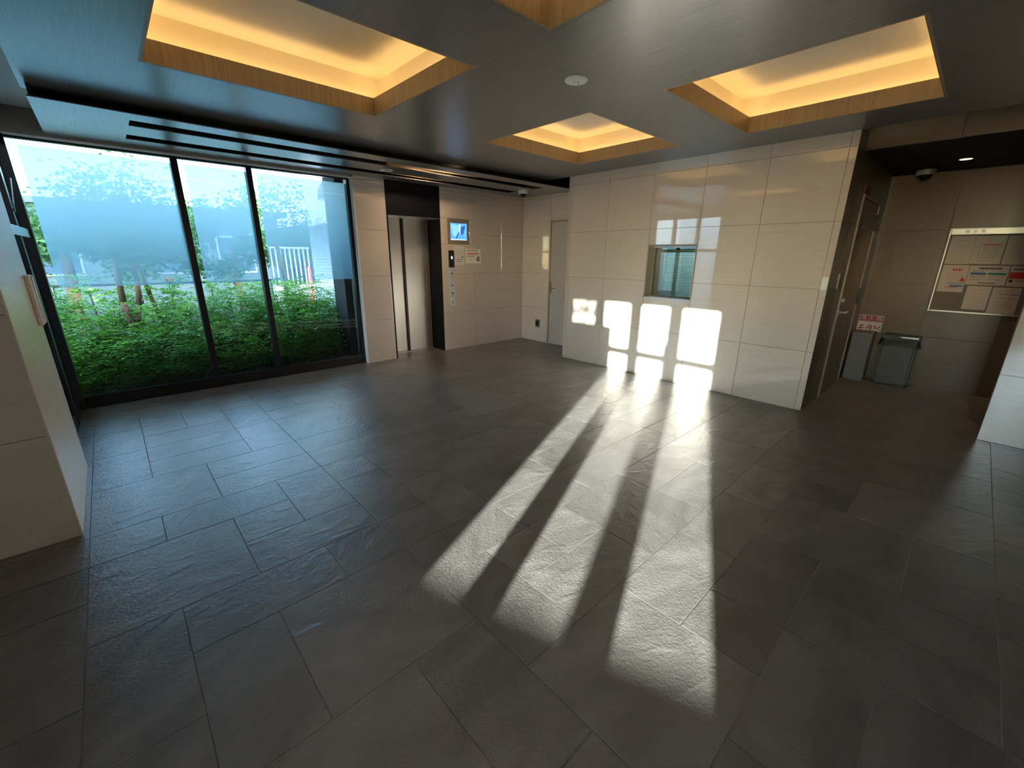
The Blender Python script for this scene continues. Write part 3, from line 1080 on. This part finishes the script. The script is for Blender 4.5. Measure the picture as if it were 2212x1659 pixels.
box('face_edge', M['frame_brown'], 5.229, 5.2355, 0.914, 0.929, 1.194, 1.339, rd)
box('alarm_plate', M['maroon'], 5.50, 5.74, 0.914, 0.929, 2.092, 2.165, label='small maroon plate fixed above the alcove door', cat='wall plate')
sw = empty('wall_switch', (4.87, 0.96, 1.197), 'white switch plate on the right edge of the reception wall', 'switch')
box('plate', M['plastic_white'], 4.871, 4.878, 0.935, 0.986, 1.197, 1.316, sw, 0.002)
box('rocker', M['plastic_white'], 4.868, 4.871, 0.948, 0.973, 1.225, 1.288, sw, 0.001)

# ------------------------------------------------------------------ ceiling fixtures
sp_ = empty('ceiling_speaker', (2.335, 1.94, HM), 'round white disc fixture on the dark ceiling between the coffers', 'ceiling fixture')
MB().lathe((2.335, 1.94, HM), [(0, 0), (.070, 0), (.071, -.006), (.066, -.011), (.050, -.010), (.048, -.013), (0, -.013)], 32).build(
    'disc', M['plastic_white'], sp_, smooth=False)
for (dx, dy, r_) in ((-.012, .006, .007), (.012, -.006, .006)):
    MB().lathe((2.335 + dx, 1.94 + dy, HM - .013), [(r_, 0), (r_, -.012), (0, -.016)], 12).build('stud', M['alu'], sp_)
rg = empty('ceiling_sensor', (2.66, 5.04, HS), 'small flush white ring sensor on the soffit near the lift', 'sensor')
MB().lathe((2.66, 5.04, HS), [(.045, 0), (.072, 0), (.072, -.006), (.050, -.007), (.045, 0)], 28).build('ring', M['plastic_white'], rg)
MB().lathe((2.66, 5.04, HS), [(.044, 0), (.040, -.003), (0, -.004)], 24).build('lens', M['alu'], rg)


def dome(x, y, z, r, label, mat='plastic_white'):
    o = empty('security_camera', (x, y, z), label, 'security camera', 'dome cameras')
    MB().lathe((x, y, z), [(0, 0), (r, 0), (r * 1.02, -.012), (r * .98, -.046), (r * .80, -.052), (0, -.052)], 28).build('housing', M[mat], o)
    R_ = r * .72
    MB().lathe((x, y, z - .052), [(R_, 0)] + [(R_ * math.cos(a), -R_ * .86 * math.sin(a)) for a in
                                              [PI / 2 * k / 7 for k in range(1, 7)]] + [(0, -R_ * .86)], 28).build('dome', M['dome'], o, smooth=True)
    return o


dome(4.90, 5.02, HS, 0.075, 'white dome camera with black bubble on the soffit by the corner')
dome(6.70, 0.625, 2.403, 0.082, 'dim dome camera on the black alcove ceiling', 'dome_shaded')
dl = empty('downlight', (6.23, 0.32, 2.403), 'small lit round downlight in the black alcove ceiling', 'downlight')
MB().lathe((6.23, 0.32, 2.403), [(.044, 0), (.056, 0), (.056, -.004), (.046, -.005), (.044, 0)], 24).build('trim', M['plastic_white'], dl)
MB().lathe((6.23, 0.32, 2.403), [(.043, -.001), (0, -.001)], 24).build('lamp', M['lamp_warm'], dl)
la = bpy.data.lights.new('downlight_beam', 'SPOT')
la.energy = 20
la.color = (1.0, 0.66, 0.34)
la.spot_size = R(100)
la.spot_blend = 0.9
la.shadow_soft_size = 0.04
lo = bpy.data.objects.new('downlight_beam', la)
C.objects.link(lo)
lo.parent = dl
lo.location = (0, 0, -0.02)
# two warm lamps in the soffit slots over the lift
for (x, y) in ((3.35, 4.70), (3.35, 5.25)):
    ls = empty('slot_lamp', (x, y, 2.485), 'warm lamp inside the soffit slot %s' % ('nearer the coffers' if y < 5 else 'nearer the lift'), 'lamp', 'slot lamps')
    MB().cyl((x - .12, y - .05, 2.60), (x + .12, y - .05, 2.60), .012, n=10).build('tube', M['lamp_warm'], ls)
    sl_ = bpy.data.lights.new('slot_beam', 'AREA')
    sl_.energy = 6.5
    sl_.color = (1.0, 0.70, 0.42)
    sl_.size = 0.12
    sb_ = bpy.data.objects.new('slot_beam', sl_)
    C.objects.link(sb_)
    sb_.parent = ls
    sb_.location = (0, -0.05, 0.09)
    box('slot_side', M['band'], 2.85, 3.85, y + .135, y + .145, 2.475, 2.60, ls)
    box('holder', M['alu'], x - .13, x + .13, y - .056, y - .044, 2.612, 2.90, ls)

# ------------------------------------------------------------------ alcove furniture
nb = empty('notice_board', (6.93, -0.12, 0.9), 'wide aluminium framed notice board on the alcove back wall', 'notice board')
BX = 6.95
YB0, YB1, ZB0, ZB1 = 0.318, -0.585, 0.905, 1.808
box('felt', M['felt'], BX - .015, BX, YB1, YB0, ZB0, ZB1, nb)
b = MB()
b.box(BX - .026, BX, YB0 - .018, YB0, ZB0 + .02, ZB1 - .02, 0.004)
b.box(BX - .026, BX, YB1, YB1 + .018, ZB0 + .02, ZB1 - .02, 0.004)
b.box(BX - .026, BX, YB1 + .02, YB0 - .02, ZB0, ZB0 + .018, 0.004)
b.box(BX - .026, BX, YB1 + .02, YB0 - .02, ZB1 - .008, ZB1, 0.003)
for yy in (YB0 - .02, YB1):
    for zz in (ZB0, ZB1 - .02):
        b.box(BX - .028, BX, yy, yy + .02, zz, zz + .02, 0.006, 2)
b.build('board_frame', M['board_metal_shaded'], nb)
box('header', M['board_metal_shaded'], BX - .020, BX - .002, YB1 + .018, YB0 - .018, 1.742, 1.800, nb)


def text(name, s, size, mat, loc, rot, parent, ext=0.0006):
    cu = bpy.data.curves.new(name, 'FONT')
    cu.body = s
    cu.size = size
    cu.extrude = ext
    cu.align_x = 'CENTER'
    cu.align_y = 'CENTER'
    cu.materials.append(mat)
    tmp = bpy.data.objects.new(name, cu)
    C.objects.link(tmp)
    bpy.context.view_layer.update()
    me = bpy.data.meshes.new_from_object(tmp.evaluated_get(bpy.context.evaluated_depsgraph_get()))
    bpy.data.objects.remove(tmp)
    return link(name, me, mat, loc, parent, rot=rot)


FACE_W = (PI / 2, 0, -PI / 2)       # lettering on a wall that faces -x
for s, y_ in (('掲', 0.179), ('示', 0.119), ('板', 0.060)):
    text('lettering', s, 0.040, M['ink'], (BX - .0206, y_, 1.769), FACE_W, nb)

PX = BX - .0155


def sheet(label, ya, yb, za, zb, mk, mat='board_paper_shaded'):
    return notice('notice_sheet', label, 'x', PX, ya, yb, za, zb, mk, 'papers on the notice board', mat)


mk = line(.17, .28, .82, 'ink_grey', .018)
for k in range(11):
    mk += line(.30 + .055 * k, .16, .78, 'ink_grey', .010, .03, k)
mk += line(.90, .10, .82, 'ink_grey', .022, .035)
sheet('typed letter sheet at the upper left corner of the notice board', 0.288, 0.100, 1.434, 1.730, mk)
mk = [(.30, .90, .28, .36, 'ink_pink')] + line(.17, .40, .55, 'ink_pink', .015)
for k in range(6):
    mk += line(.40 + .075 * k, .32, .86, 'ink_grey', .024, .04, k)
mk += line(.88, .30, .70, 'ink_grey', .025, .04) + [(.22, .235, .24, .84, 'ink_grey'), (.93, .94, .24, .84, 'ink_grey')]
sheet('sheet with a pink banner in the top row of the notice board', 0.098, -0.128, 1.435, 1.724, mk)
mk = line(.22, .50, .80, 'ink_red', .02)
for k in range(8):
    mk += line(.34 + .06 * k, .20, .9, 'ink_grey', .012, .03, k)
sheet('pale sheet with faint print at the top right of the notice board', -0.137, -0.345, 1.432, 1.720, mk)
mk = line(.14, .40, .76, 'ink_red', .075, .09)
for k in range(4):
    mk += line(.30 + .10 * k, .18, .70, 'ink_pink', .012, .03, k)
mk += [(.78, .96, .52, .60, 'ink_red'), (.82, .90, .47, .52, 'ink_red')]
mk += line(.66, .34, .96, 'ink_blue', .03) + [(.44, .96, .74, .80, 'ink_blue')] + line(.82, .30, .76, 'ink_red', .035)
sheet('sheet with red title and blue lines at the left of the notice board', 0.289, 0.082, 1.130, 1.423, mk)
mk = line(.10, .24, .82, 'ink', .09, .04) + [(.06, .46, .36, .47, 'ink_blue'), (.51, .96, .36, .47, 'ink_green')]
mk += line(.28, .10, .40, 'ink_blue', .03) + line(.54, .06, .44, 'ink_grey', .05) + line(.54, .52, .94, 'ink_pink', .05)
mk += line(.70, .06, .40, 'ink_grey', .05) + line(.70, .52, .88, 'ink_grey', .04) + line(.87, .32, .76, 'ink', .05, .04)
sheet('landscape sheet with blue and green bars in the middle of the notice board', 0.078, -0.213, 1.217, 1.419, mk)
mk = line(.12, .12, .9, 'ink', .08, .05) + [(.02, .98, .30, .62, 'ink_red'), (.06, .20, .66, .80, 'ink')] + line(.70, .3, .9, 'ink_green', .05)
sheet('sheet with a large red block right of the landscape sheet', -0.222, -0.40, 1.212, 1.419, mk)
mk = line(.16, .24, .66, 'ink_ochre', .02) + line(.28, .18, .8, 'ink_grey', .008) + line(.62, .2, .8, 'ink_grey', .008)
sheet('nearly blank booklet in the bottom row of the notice board', 0.052, -0.131, 0.951, 1.203, mk)
mk = line(.10, .25, .8, 'ink_grey', .015) + line(.22, .26, .58, 'ink_ochre', .05) + line(.24, .66, .96, 'ink_blue', .035)
mk += line(.38, .24, .58, 'ink_ochre', .05) + line(.40, .64, .90, 'ink_blue', .03)
for k in range(4):
    mk += line(.54 + .07 * k, .2, .86, 'ink_ochre', .02, .04, k)
sheet('sheet with ochre and blue text at the bottom right of the notice board', -0.142, -0.345, 0.925, 1.198, mk)

# extinguisher sign
es = empty('extinguisher_sign', (6.945, 0.79, 0.60), 'red and white fire extinguisher sign on the alcove wall above the grey box', 'sign')
box('sign_plate', M['sign_white_shaded'], 6.9445, 6.950, 0.680, 0.920, 0.603, 0.800, es)
box('red_field', M['sign_red'], 6.9438, 6.9445, 0.686, 0.914, 0.722, 0.794, es)
for s, y_ in (('消', 0.876), ('火', 0.800), ('器', 0.722)):
    text('lettering', s, 0.062, M['sign_white_shaded'], (6.9436, y_, 0.763), FACE_W, es)
box('rule', M['sign_white_shaded'], 6.9432, 6.9439, 0.725, 0.885, 0.7275, 0.7305, es)


def picto(y, parts):
    b = MB()
    for (a, c, d, e) in parts:
        b.box(6.9438, 6.9446, y - c, y - a, 0.612 + d, 0.612 + e)
    b.build('pictogram', M['sign_red'], es)


picto(0.910, [(0.0, .045, .012, .028), (.02, .035, .028, .062), (.035, .055, .050, .066), (.05, .066, .020, .034), (.01, .02, .05, .06)])
picto(0.832, [(0.0, .035, .020, .034), (.012, .026, .034, .060), (.040, .058, .005, .064), (.028, .040, .048, .056), (.022, .03, .064, .076)])
picto(0.757, [(0.0, .020, .048, .064), (.006, .016, .020, .048), (.016, .050, .028, .040), (.046, .064, .040, .058), (.052, .07, .006, .018)])

# extinguisher box
eb = empty('extinguisher_box', (6.8, 0.81, 0), 'grey metal box in the alcove corner below the red sign', 'fire extinguisher box')
b = MB().box(6.685, 6.935, 0.712, 0.915, 0.001, 0.612, 0.004)
b.build('case', M['box_grey_shaded'], eb)
box('door_face', M['box_grey_shaded'], 6.680, 6.685, 0.720, 0.906, 0.02, 0.604, eb, 0.001)
for k in range(3):
    box('slot', M['plastic_black'], 6.6785, 6.680, 0.860 - .045 * k, 0.874 - .045 * k, 0.563, 0.574, eb)

# trash can
tc_ = empty('trash_can', (6.82, 0.46, 0), 'tall rectangular steel waste bin with black rim in the alcove', 'trash can')
MB().box(6.718, 6.925, 0.305, 0.618, 0.012, 0.560, 0.02, 3).build('body', M['bin_body'], tc_)
MB().box(6.722, 6.921, 0.309, 0.614, 0.001, 0.014, 0.004).build('base', M['plastic_black'], tc_)
b = MB()
b.box(6.708, 6.728, 0.292, 0.631, 0.566, 0.612, 0.004)
b.box(6.918, 6.936, 0.292, 0.631, 0.566, 0.612, 0.004)
b.box(6.728, 6.918, 0.292, 0.312, 0.566, 0.612, 0.004)
b.box(6.728, 6.918, 0.611, 0.631, 0.566, 0.612, 0.004)
b.build('rim', M['plastic_black'], tc_)
box('edge_highlight', M['alu'], 6.7062, 6.7082, 0.305, 0.46, 0.592, 0.602, tc_)
bb = MB()
rr = random.Random(5)
n = 40
per = []
for k in range(n):
    s = k / n * 4
    e_ = s - int(s)
    w0, w1, v0, v1 = 6.712, 6.930, 0.296, 0.627
    if s < 1:
        per.append((w0, v0 + (v1 - v0) * e_, -1, 0))
    elif s < 2:
        per.append((w0 + (w1 - w0) * e_, v1, 0, 1))
    elif s < 3:
        per.append((w1, v1 - (v1 - v0) * e_, 1, 0))
    else:
        per.append((w1 - (w1 - w0) * e_, v0, 0, -1))
rows = []
for lv in range(4):
    row = []
    for (x, y, nx, ny) in per:
        d = 0.006 + 0.008 * lv * rr.uniform(.2, 1.1)
        if nx > 0:
            d = min(d, .006)
        row.append(bb.bm.verts.new((x + nx * d, y + ny * d, 0.566 - 0.028 * lv - rr.uniform(0, .012) * (lv > 0))))
    rows.append(row)
for a, b_ in zip(rows, rows[1:]):
    for k in range(n):
        bb.bm.faces.new((a[k], a[(k + 1) % n], b_[(k + 1) % n], b_[k]))
bb.build('bin_bag', M['bag'], tc_, smooth=True)

# ------------------------------------------------------------------ garden outside window_1
structure('ground', 'dark soil of the garden bed outside the window', 'ground', M['soil'], (-3.4, 2.9, 5.81, 8.2, -0.10, 0.06))
structure('ground_outside', 'paved ground around the building', 'ground', M['asphalt'],
          (-30, -2.46, -20, 40, -0.14, -0.02), (-2.46, 30, 8.2, 40, -0.14, -0.02), (-2.46, -0.5, 4.1, 5.80, -0.14, -0.02))
structure('wall_outside', 'white mosaic tiled house wall, tinted blue for shade, right of the garden bed', 'wall', M['mosaic'], (2.78, 3.0, 5.90, 8.3, 0, 3.3))
structure('wall_boundary', 'white rendered boundary wall beyond the left glazed screen', 'wall', M['render_white'],
          (-3.3, -3.1, 3.2, 6.4, -0.1, 3.1))


def frond_shrub(seed, w, h, nf, leaf, mat, name='foliage'):
    """a bushy mass of compound leaves: every frond a bent rib with paired leaflets"""
    r = random.Random(seed)
    b = MB()
    bm = b.bm
    for k in range(nf):
        a = r.uniform(0, 2 * PI)
        rad = w * math.sqrt(r.uniform(0, 1))
        zt = h * (1 - 0.55 * (rad / w) ** 2) * r.uniform(0.08, 1.0)
        base = Vector((rad * math.cos(a) * .8, rad * math.sin(a) * .8, zt))
        a2 = a + r.uniform(-1.2, 1.2)
        out = Vector((math.cos(a2), math.sin(a2), r.uniform(-0.15, .55))).normalized()
        ln = leaf * r.uniform(3.5, 6.0)
        side = out.cross(Vector((0, 0, 1))).normalized()
        m = 6
        for s in range(m):
            t = (s + .6) / m
            c = base + out * (ln * t) + Vector((0, 0, -ln * .42 * t * t))
            for sg in (-1, 1):
                d = (side * sg + out * .75 + Vector((0, 0, r.uniform(-.35, .25)))).normalized()
                L = leaf * (1.1 - .45 * t) * r.uniform(.75, 1.15)
                wv = out.cross(d)
                wv = d.cross(wv.normalized()).normalized() * (L * .19)
                p0, p1 = c, c + d * L
                mid = c + d * (L * .45) + Vector((0, 0, L * .06))
                if max(abs(p1.y), abs(p1.x)) > 0.50:
                    continue
                v = [bm.verts.new(p) for p in (p0, mid + wv, p1, mid - wv)]
                bm.faces.new(v)
    me = b.mesh(name, recalc=False)
    me.materials.append(mat)
    return me


def stems(seed, w, h, n):
    r = random.Random(seed)
    b = MB()
    for k in range(n):
        a = 2 * PI * k / n + r.uniform(-.3, .3)
        p0 = (0.05 * math.cos(a), 0.05 * math.sin(a), -0.02)
        p1 = (w * .45 * math.cos(a), w * .45 * math.sin(a), h * r.uniform(.5, .8))
        b.cyl(p0, p1, .010, .005, n=6)
    me = b.mesh('stem')
    me.materials.append(M['bark'])
    return me


SH = [frond_shrub(11 + k, 0.46, 0.80, 470, 0.068, M['leaf_a'] if k != 2 else M['leaf_b']) for k in range(4)]
ST_ = [stems(30 + k, 0.46, 0.80, 7) for k in range(4)]
spots = [(-0.62, 6.38, .66), (-0.12, 6.36, .62), (0.38, 6.36, .60), (0.88, 6.36, .60), (1.36, 6.36, .70), (1.84, 6.37, .80), (2.24, 6.55, .72),
         (-0.45, 6.78, .98), (0.10, 6.80, .86), (0.72, 6.78, .90), (1.22, 6.80, 1.04), (1.72, 6.82, 1.12), (2.20, 6.84, 1.10), (2.24, 7.15, 1.02),
         (-0.80, 7.35, 1.30), (-0.15, 7.45, 1.24), (0.85, 7.40, 1.18), (1.40, 7.4, 1.18), (1.95, 7.45, 1.12), (2.24, 7.55, 1.05), (-1.3, 6.6, 1.2),
         (0.36, 7.55, 1.16)]
names = ['first', 'second', 'third', 'fourth', 'fifth', 'sixth', 'seventh', 'eighth']
for k, (x, y, hh) in enumerate(spots):
    sc_ = hh / 0.80
    row = 'front row by the glass' if k < 7 else ('middle row of the bed' if k < 14 else 'back row of the bed')
    q = k if k < 7 else (k - 7 if k < 14 else k - 14)
    lab = 'feathery green shrub, %s from the left in the %s' % (names[q], row)
    if k == 20:
        lab = 'feathery green shrub beside the boundary wall left of the bed'
    if k == 21:
        lab = 'feathery green shrub standing between the forked trunks'
    r_ = empty('garden_shrub', (x, y, 0.06), lab, 'shrub', 'shrubs in the garden bed')
    o = link('foliage', SH[k % 4], None, (x, y, 0.06), r_)
    o.scale = (1.0, 1.0, sc_)
    o.rotation_euler = (0, 0, PI / 2 * rr.randint(0, 3))
    o = link('stem', ST_[k % 4], None, (x, y, 0.06), r_)
    o.scale = (1.0, 1.0, sc_)


def crown(seed, rx, ry, rz, n, leaf, mat, clumps=26):
    r = random.Random(seed)
    b = MB()
    bm = b.bm
    cs = []
    for k in range(clumps):
        while True:
            p = Vector((r.uniform(-1, 1), r.uniform(-1, 1), r.uniform(-1, 1)))
            if p.length < 1:
                break
        cs.append(Vector((p.x * rx, p.y * ry, p.z * rz)))
    for k in range(n):
        c = r.choice(cs)
        p = c + Vector((r.gauss(0, .16), r.gauss(0, .16), r.gauss(0, .11)))
        d = Vector((r.uniform(-1, 1), r.uniform(-1, 1), r.uniform(-.8, .3))).normalized()
        L = leaf * r.uniform(.6, 1.2)
        wv = d.cross(Vector((r.uniform(-1, 1), r.uniform(-1, 1), r.uniform(-1, 1)))).normalized() * L * .26
        v = [bm.verts.new(q_) for q_ in (p, p + d * L * .5 + wv, p + d * L, p + d * L * .5 - wv)]
        bm.faces.new(v)
    me = b.mesh('crown', recalc=False)
    me.materials.append(mat)
    return me


def tree(label, x, y, limbs, cz, rx, ry, rz, n, leaf, seed, mat='leaf_c'):
    t = empty('garden_tree', (x, y, 0.05), label, 'tree', 'trees outside the lobby')
    b = MB()
    for pts in limbs:
        for (p, q_) in zip(pts, pts[1:]):
            b.cyl((x + p[0], y + p[1], p[2]), (x + q_[0], y + q_[1], q_[2]), p[3], q_[3], n=9)
    b.build('trunk', M['bark'], t, smooth=True)
    link('crown', crown(seed, rx, ry, rz, n, leaf, M[mat]), None, (x, y, cz), t)


tree('forked brown tree in the garden bed behind the left window pane', 0.16, 7.10,
     [[(-.02, 0, 0.04, .045), (-.04, 0, .5, .040), (-.08, .02, .9, .034), (-.06, .05, 1.4, .030), (-.10, .1, 2.2, .02)],
      [(-.04, 0, .5, .034), (.06, .02, .85, .032), (.10, .04, 1.15, .028), (.07, .1, 1.7, .022), (.2, .2, 2.4, .014)]],
     1.95, 0.75, 0.5, 0.45, 1700, .07, 3)
tree('slim slanting tree in the garden bed near the first mullion', 0.46, 7.35,
     [[(0.02, 0, 0.04, .035), (-.02, 0, .5, .030), (-.10, 0, .95, .026), (-.16, .05, 1.5, .02), (-.2, .1, 2.2, .014)]],
     1.9, 0.7, 0.5, 0.45, 1300, .07, 4)
tree('leafy tree at the far right of the garden bed near the mosaic wall', 2.35, 8.75,
     [[(0, 0, -.02, .05), (.05, 0, 1.0, .04), (-.05, .05, 2.2, .03)]], 2.2, 0.7, 0.5, 0.5, 1300, .08, 5)
tree('dark tree across the street behind the left window pane', -0.6, 11.5,
     [[(0, 0, -.02, .11), (.1, 0, 1.0, .09), (.1, .1, 1.7, .06)]], 1.75, 2.4, 1.2, 0.75, 9000, .13, 6)
tree('dark tree across the street behind the middle window pane', 2.4, 12.5,
     [[(0, 0, -.02, .11), (-.1, 0, 1.0, .09), (0, .1, 1.7, .06)]], 1.75, 2.0, 1.2, 0.75, 8000, .13, 7)
# unseen walls and canopy added to shape the light, and foliage that dapples it
MB().prism([(-3.70, -4.0, -0.1), (-3.70, -4.0, 1.06), (-3.70, -0.375, 0.84), (-3.70, -0.375, -0.1)], (0.2, 0, 0)).build(
    'wall_sun_cutoff', M['render_white'], None, label='unseen low wall added to end the sun streaks, outside the entrance glazing', cat='wall', kind='structure')  # added out of view, top sloped to set where the streaks end
structure('wall_sun_blocker', 'unseen rendered pier added to block sun outside the entrance glazing', 'wall', M['render_white'],
          (-3.70, -3.50, -0.37, 0.36, -0.1, 2.19), (-3.70, -3.50, 0.36, 1.6, -0.1, 2.74))  # added out of view to stop sun through two panes
structure('wall_sky_blocker', 'unseen rendered side wall and canopy added to cut sky light at the entrance', 'wall', M['render_white'],
          (-3.495, -2.46, -2.95, -2.80, -0.1, 2.75), (-4.6, -2.46, -4.2, 3.02, 2.76, 2.90))  # added out of view to reduce sky light through the entrance
tree('thin sapling outside the entrance glazing', -4.2, -1.45,
     [[(0, 0, -.1, .03), (.02, 0, 1.2, .026), (0, .02, 2.2, .018)]], 2.28, 0.03, 0.03, 0.12, 320, .05, 14)
hd = empty('entrance_creeper', (-3.6, 0.6, 2.1), 'leafy creeper on top of the sun blocking pier outside the entrance', 'creeper')
link('foliage', crown(12, 0.05, 0.22, 0.16, 2600, .04, M['leaf_b'], 50), None, (-3.6, 0.08, 2.42), hd)
hs_ = empty('neighbour_house', (-12, 18, 0), 'unseen tall pale house added west of the garden to shade the street', 'building', 'houses across the street')
box('wall', M['render_white'], -16, -9, 5.5, 34, -0.02, 9.0, hs_)  # unseen block put here to keep sun off the street
box('roof', M['roof'], -16.2, -8.8, 5.3, 34.2, 9.0, 9.2, hs_)

fl = empty('flower', (0.55, 7.0, 1.15), 'orange flower above the shrubs behind the left pane', 'flower')
b = MB()
for k in range(7):
    a = 2 * PI * k / 7
    c = Vector((0.55, 6.95, 1.13))
    d = Vector((math.cos(a), 0.3 * math.sin(a), 0.7 + .4 * math.sin(a))).normalized()
    s_ = d.cross(Vector((0, 1, 0))).normalized() * .014
    b.poly([c, c + d * .04 + s_, c + d * .075, c + d * .04 - s_])
b.build('petal', M['orange'], fl, recalc=False)
MB().cyl((0.55, 6.96, .6), (0.55, 6.95, 1.13), .004, n=6).build('stem', M['leaf_b'], fl)

# railing behind the bed, street side
rl = empty('railing', (0.8, 8.1, 0), 'dark horizontal handrail behind the garden bed', 'railing')
MB().cyl((-1.5, 8.1, 1.06), (2.1, 8.1, 1.06), .018, n=10).build('handrail', M['alu_black'], rl)
for k in range(5):
    MB().cyl((-1.4 + .85 * k, 8.1, 0), (-1.4 + .85 * k, 8.1, 1.05), .014, n=8).build('post', M['alu_black'], rl)
wf = empty('bar_fence', (3.2, 11.0, 0), 'white fence of slim vertical bars across the street', 'fence')
box('base', M['fence_white'], 2.75, 3.75, 10.95, 11.1, -0.02, 0.78, wf)
for k in range(9):
    MB().cyl((2.80 + .1 * k, 11.02, .78), (2.80 + .1 * k, 11.02, 1.62), .016, n=8).build('bar', M['fence_white'], wf)
MB().box(2.78, 3.64, 11.005, 11.035, 1.60, 1.64).build('rail', M['fence_white'], wf)
rp = empty('street_post', (3.55, 10.6, 0), 'red street post beside the white bar fence', 'post')
MB().cyl((3.45, 10.6, -0.02), (3.45, 10.6, 1.16), .04, .035, n=14).build('shaft', M['red_post'], rp)
MB().lathe((3.45, 10.6, 1.16), [(.036, 0), (.036, .03), (.02, .05), (0, .055)], 14).build('cap', M['red_post'], rp)


def house(label, x0, x1, y0, y1, h, wins, mat='house'):
    t = empty('neighbour_house', ((x0 + x1) / 2, y0, 0), label, 'building', 'houses across the street')
    box('wall', M[mat], x0, x1, y0, y1, -0.02, h, t)
    box('roof', M['roof'], x0 - .25, x1 + .25, y0 - .25, y1 + .25, h, h + .14, t)
    for (a, c, z0, z1) in wins:
        w = MB()
        w.box(a, c, y0 - .03, y0 + .02, z0, z0 + .05)
        w.box(a, c, y0 - .03, y0 + .02, z1 - .05, z1)
        w.box(a, a + .05, y0 - .03, y0 + .02, z0 + .05, z1 - .05)
        w.box(c - .05, c, y0 - .03, y0 + .02, z0 + .05, z1 - .05)
        fr = w.build('window', M['alu'], t)
        box('pane', M['house_glass'], a + .05, c - .05, y0 - .012, y0 + .01, z0 + .05, z1 - .05, fr)


house('low dark house across the street seen through the frosted film', -3.0, 4.4, 16, 22, 2.62,
      [(-1.6, -.4, .9, 2.0), (.6, 1.8, .9, 2.0), (2.6, 3.6, .9, 2.0)])
house('low grey house further right across the street', 5.4, 12.0, 15, 22, 2.3, [(6.2, 7.4, .8, 1.8), (8.6, 9.8, .8, 1.8)])
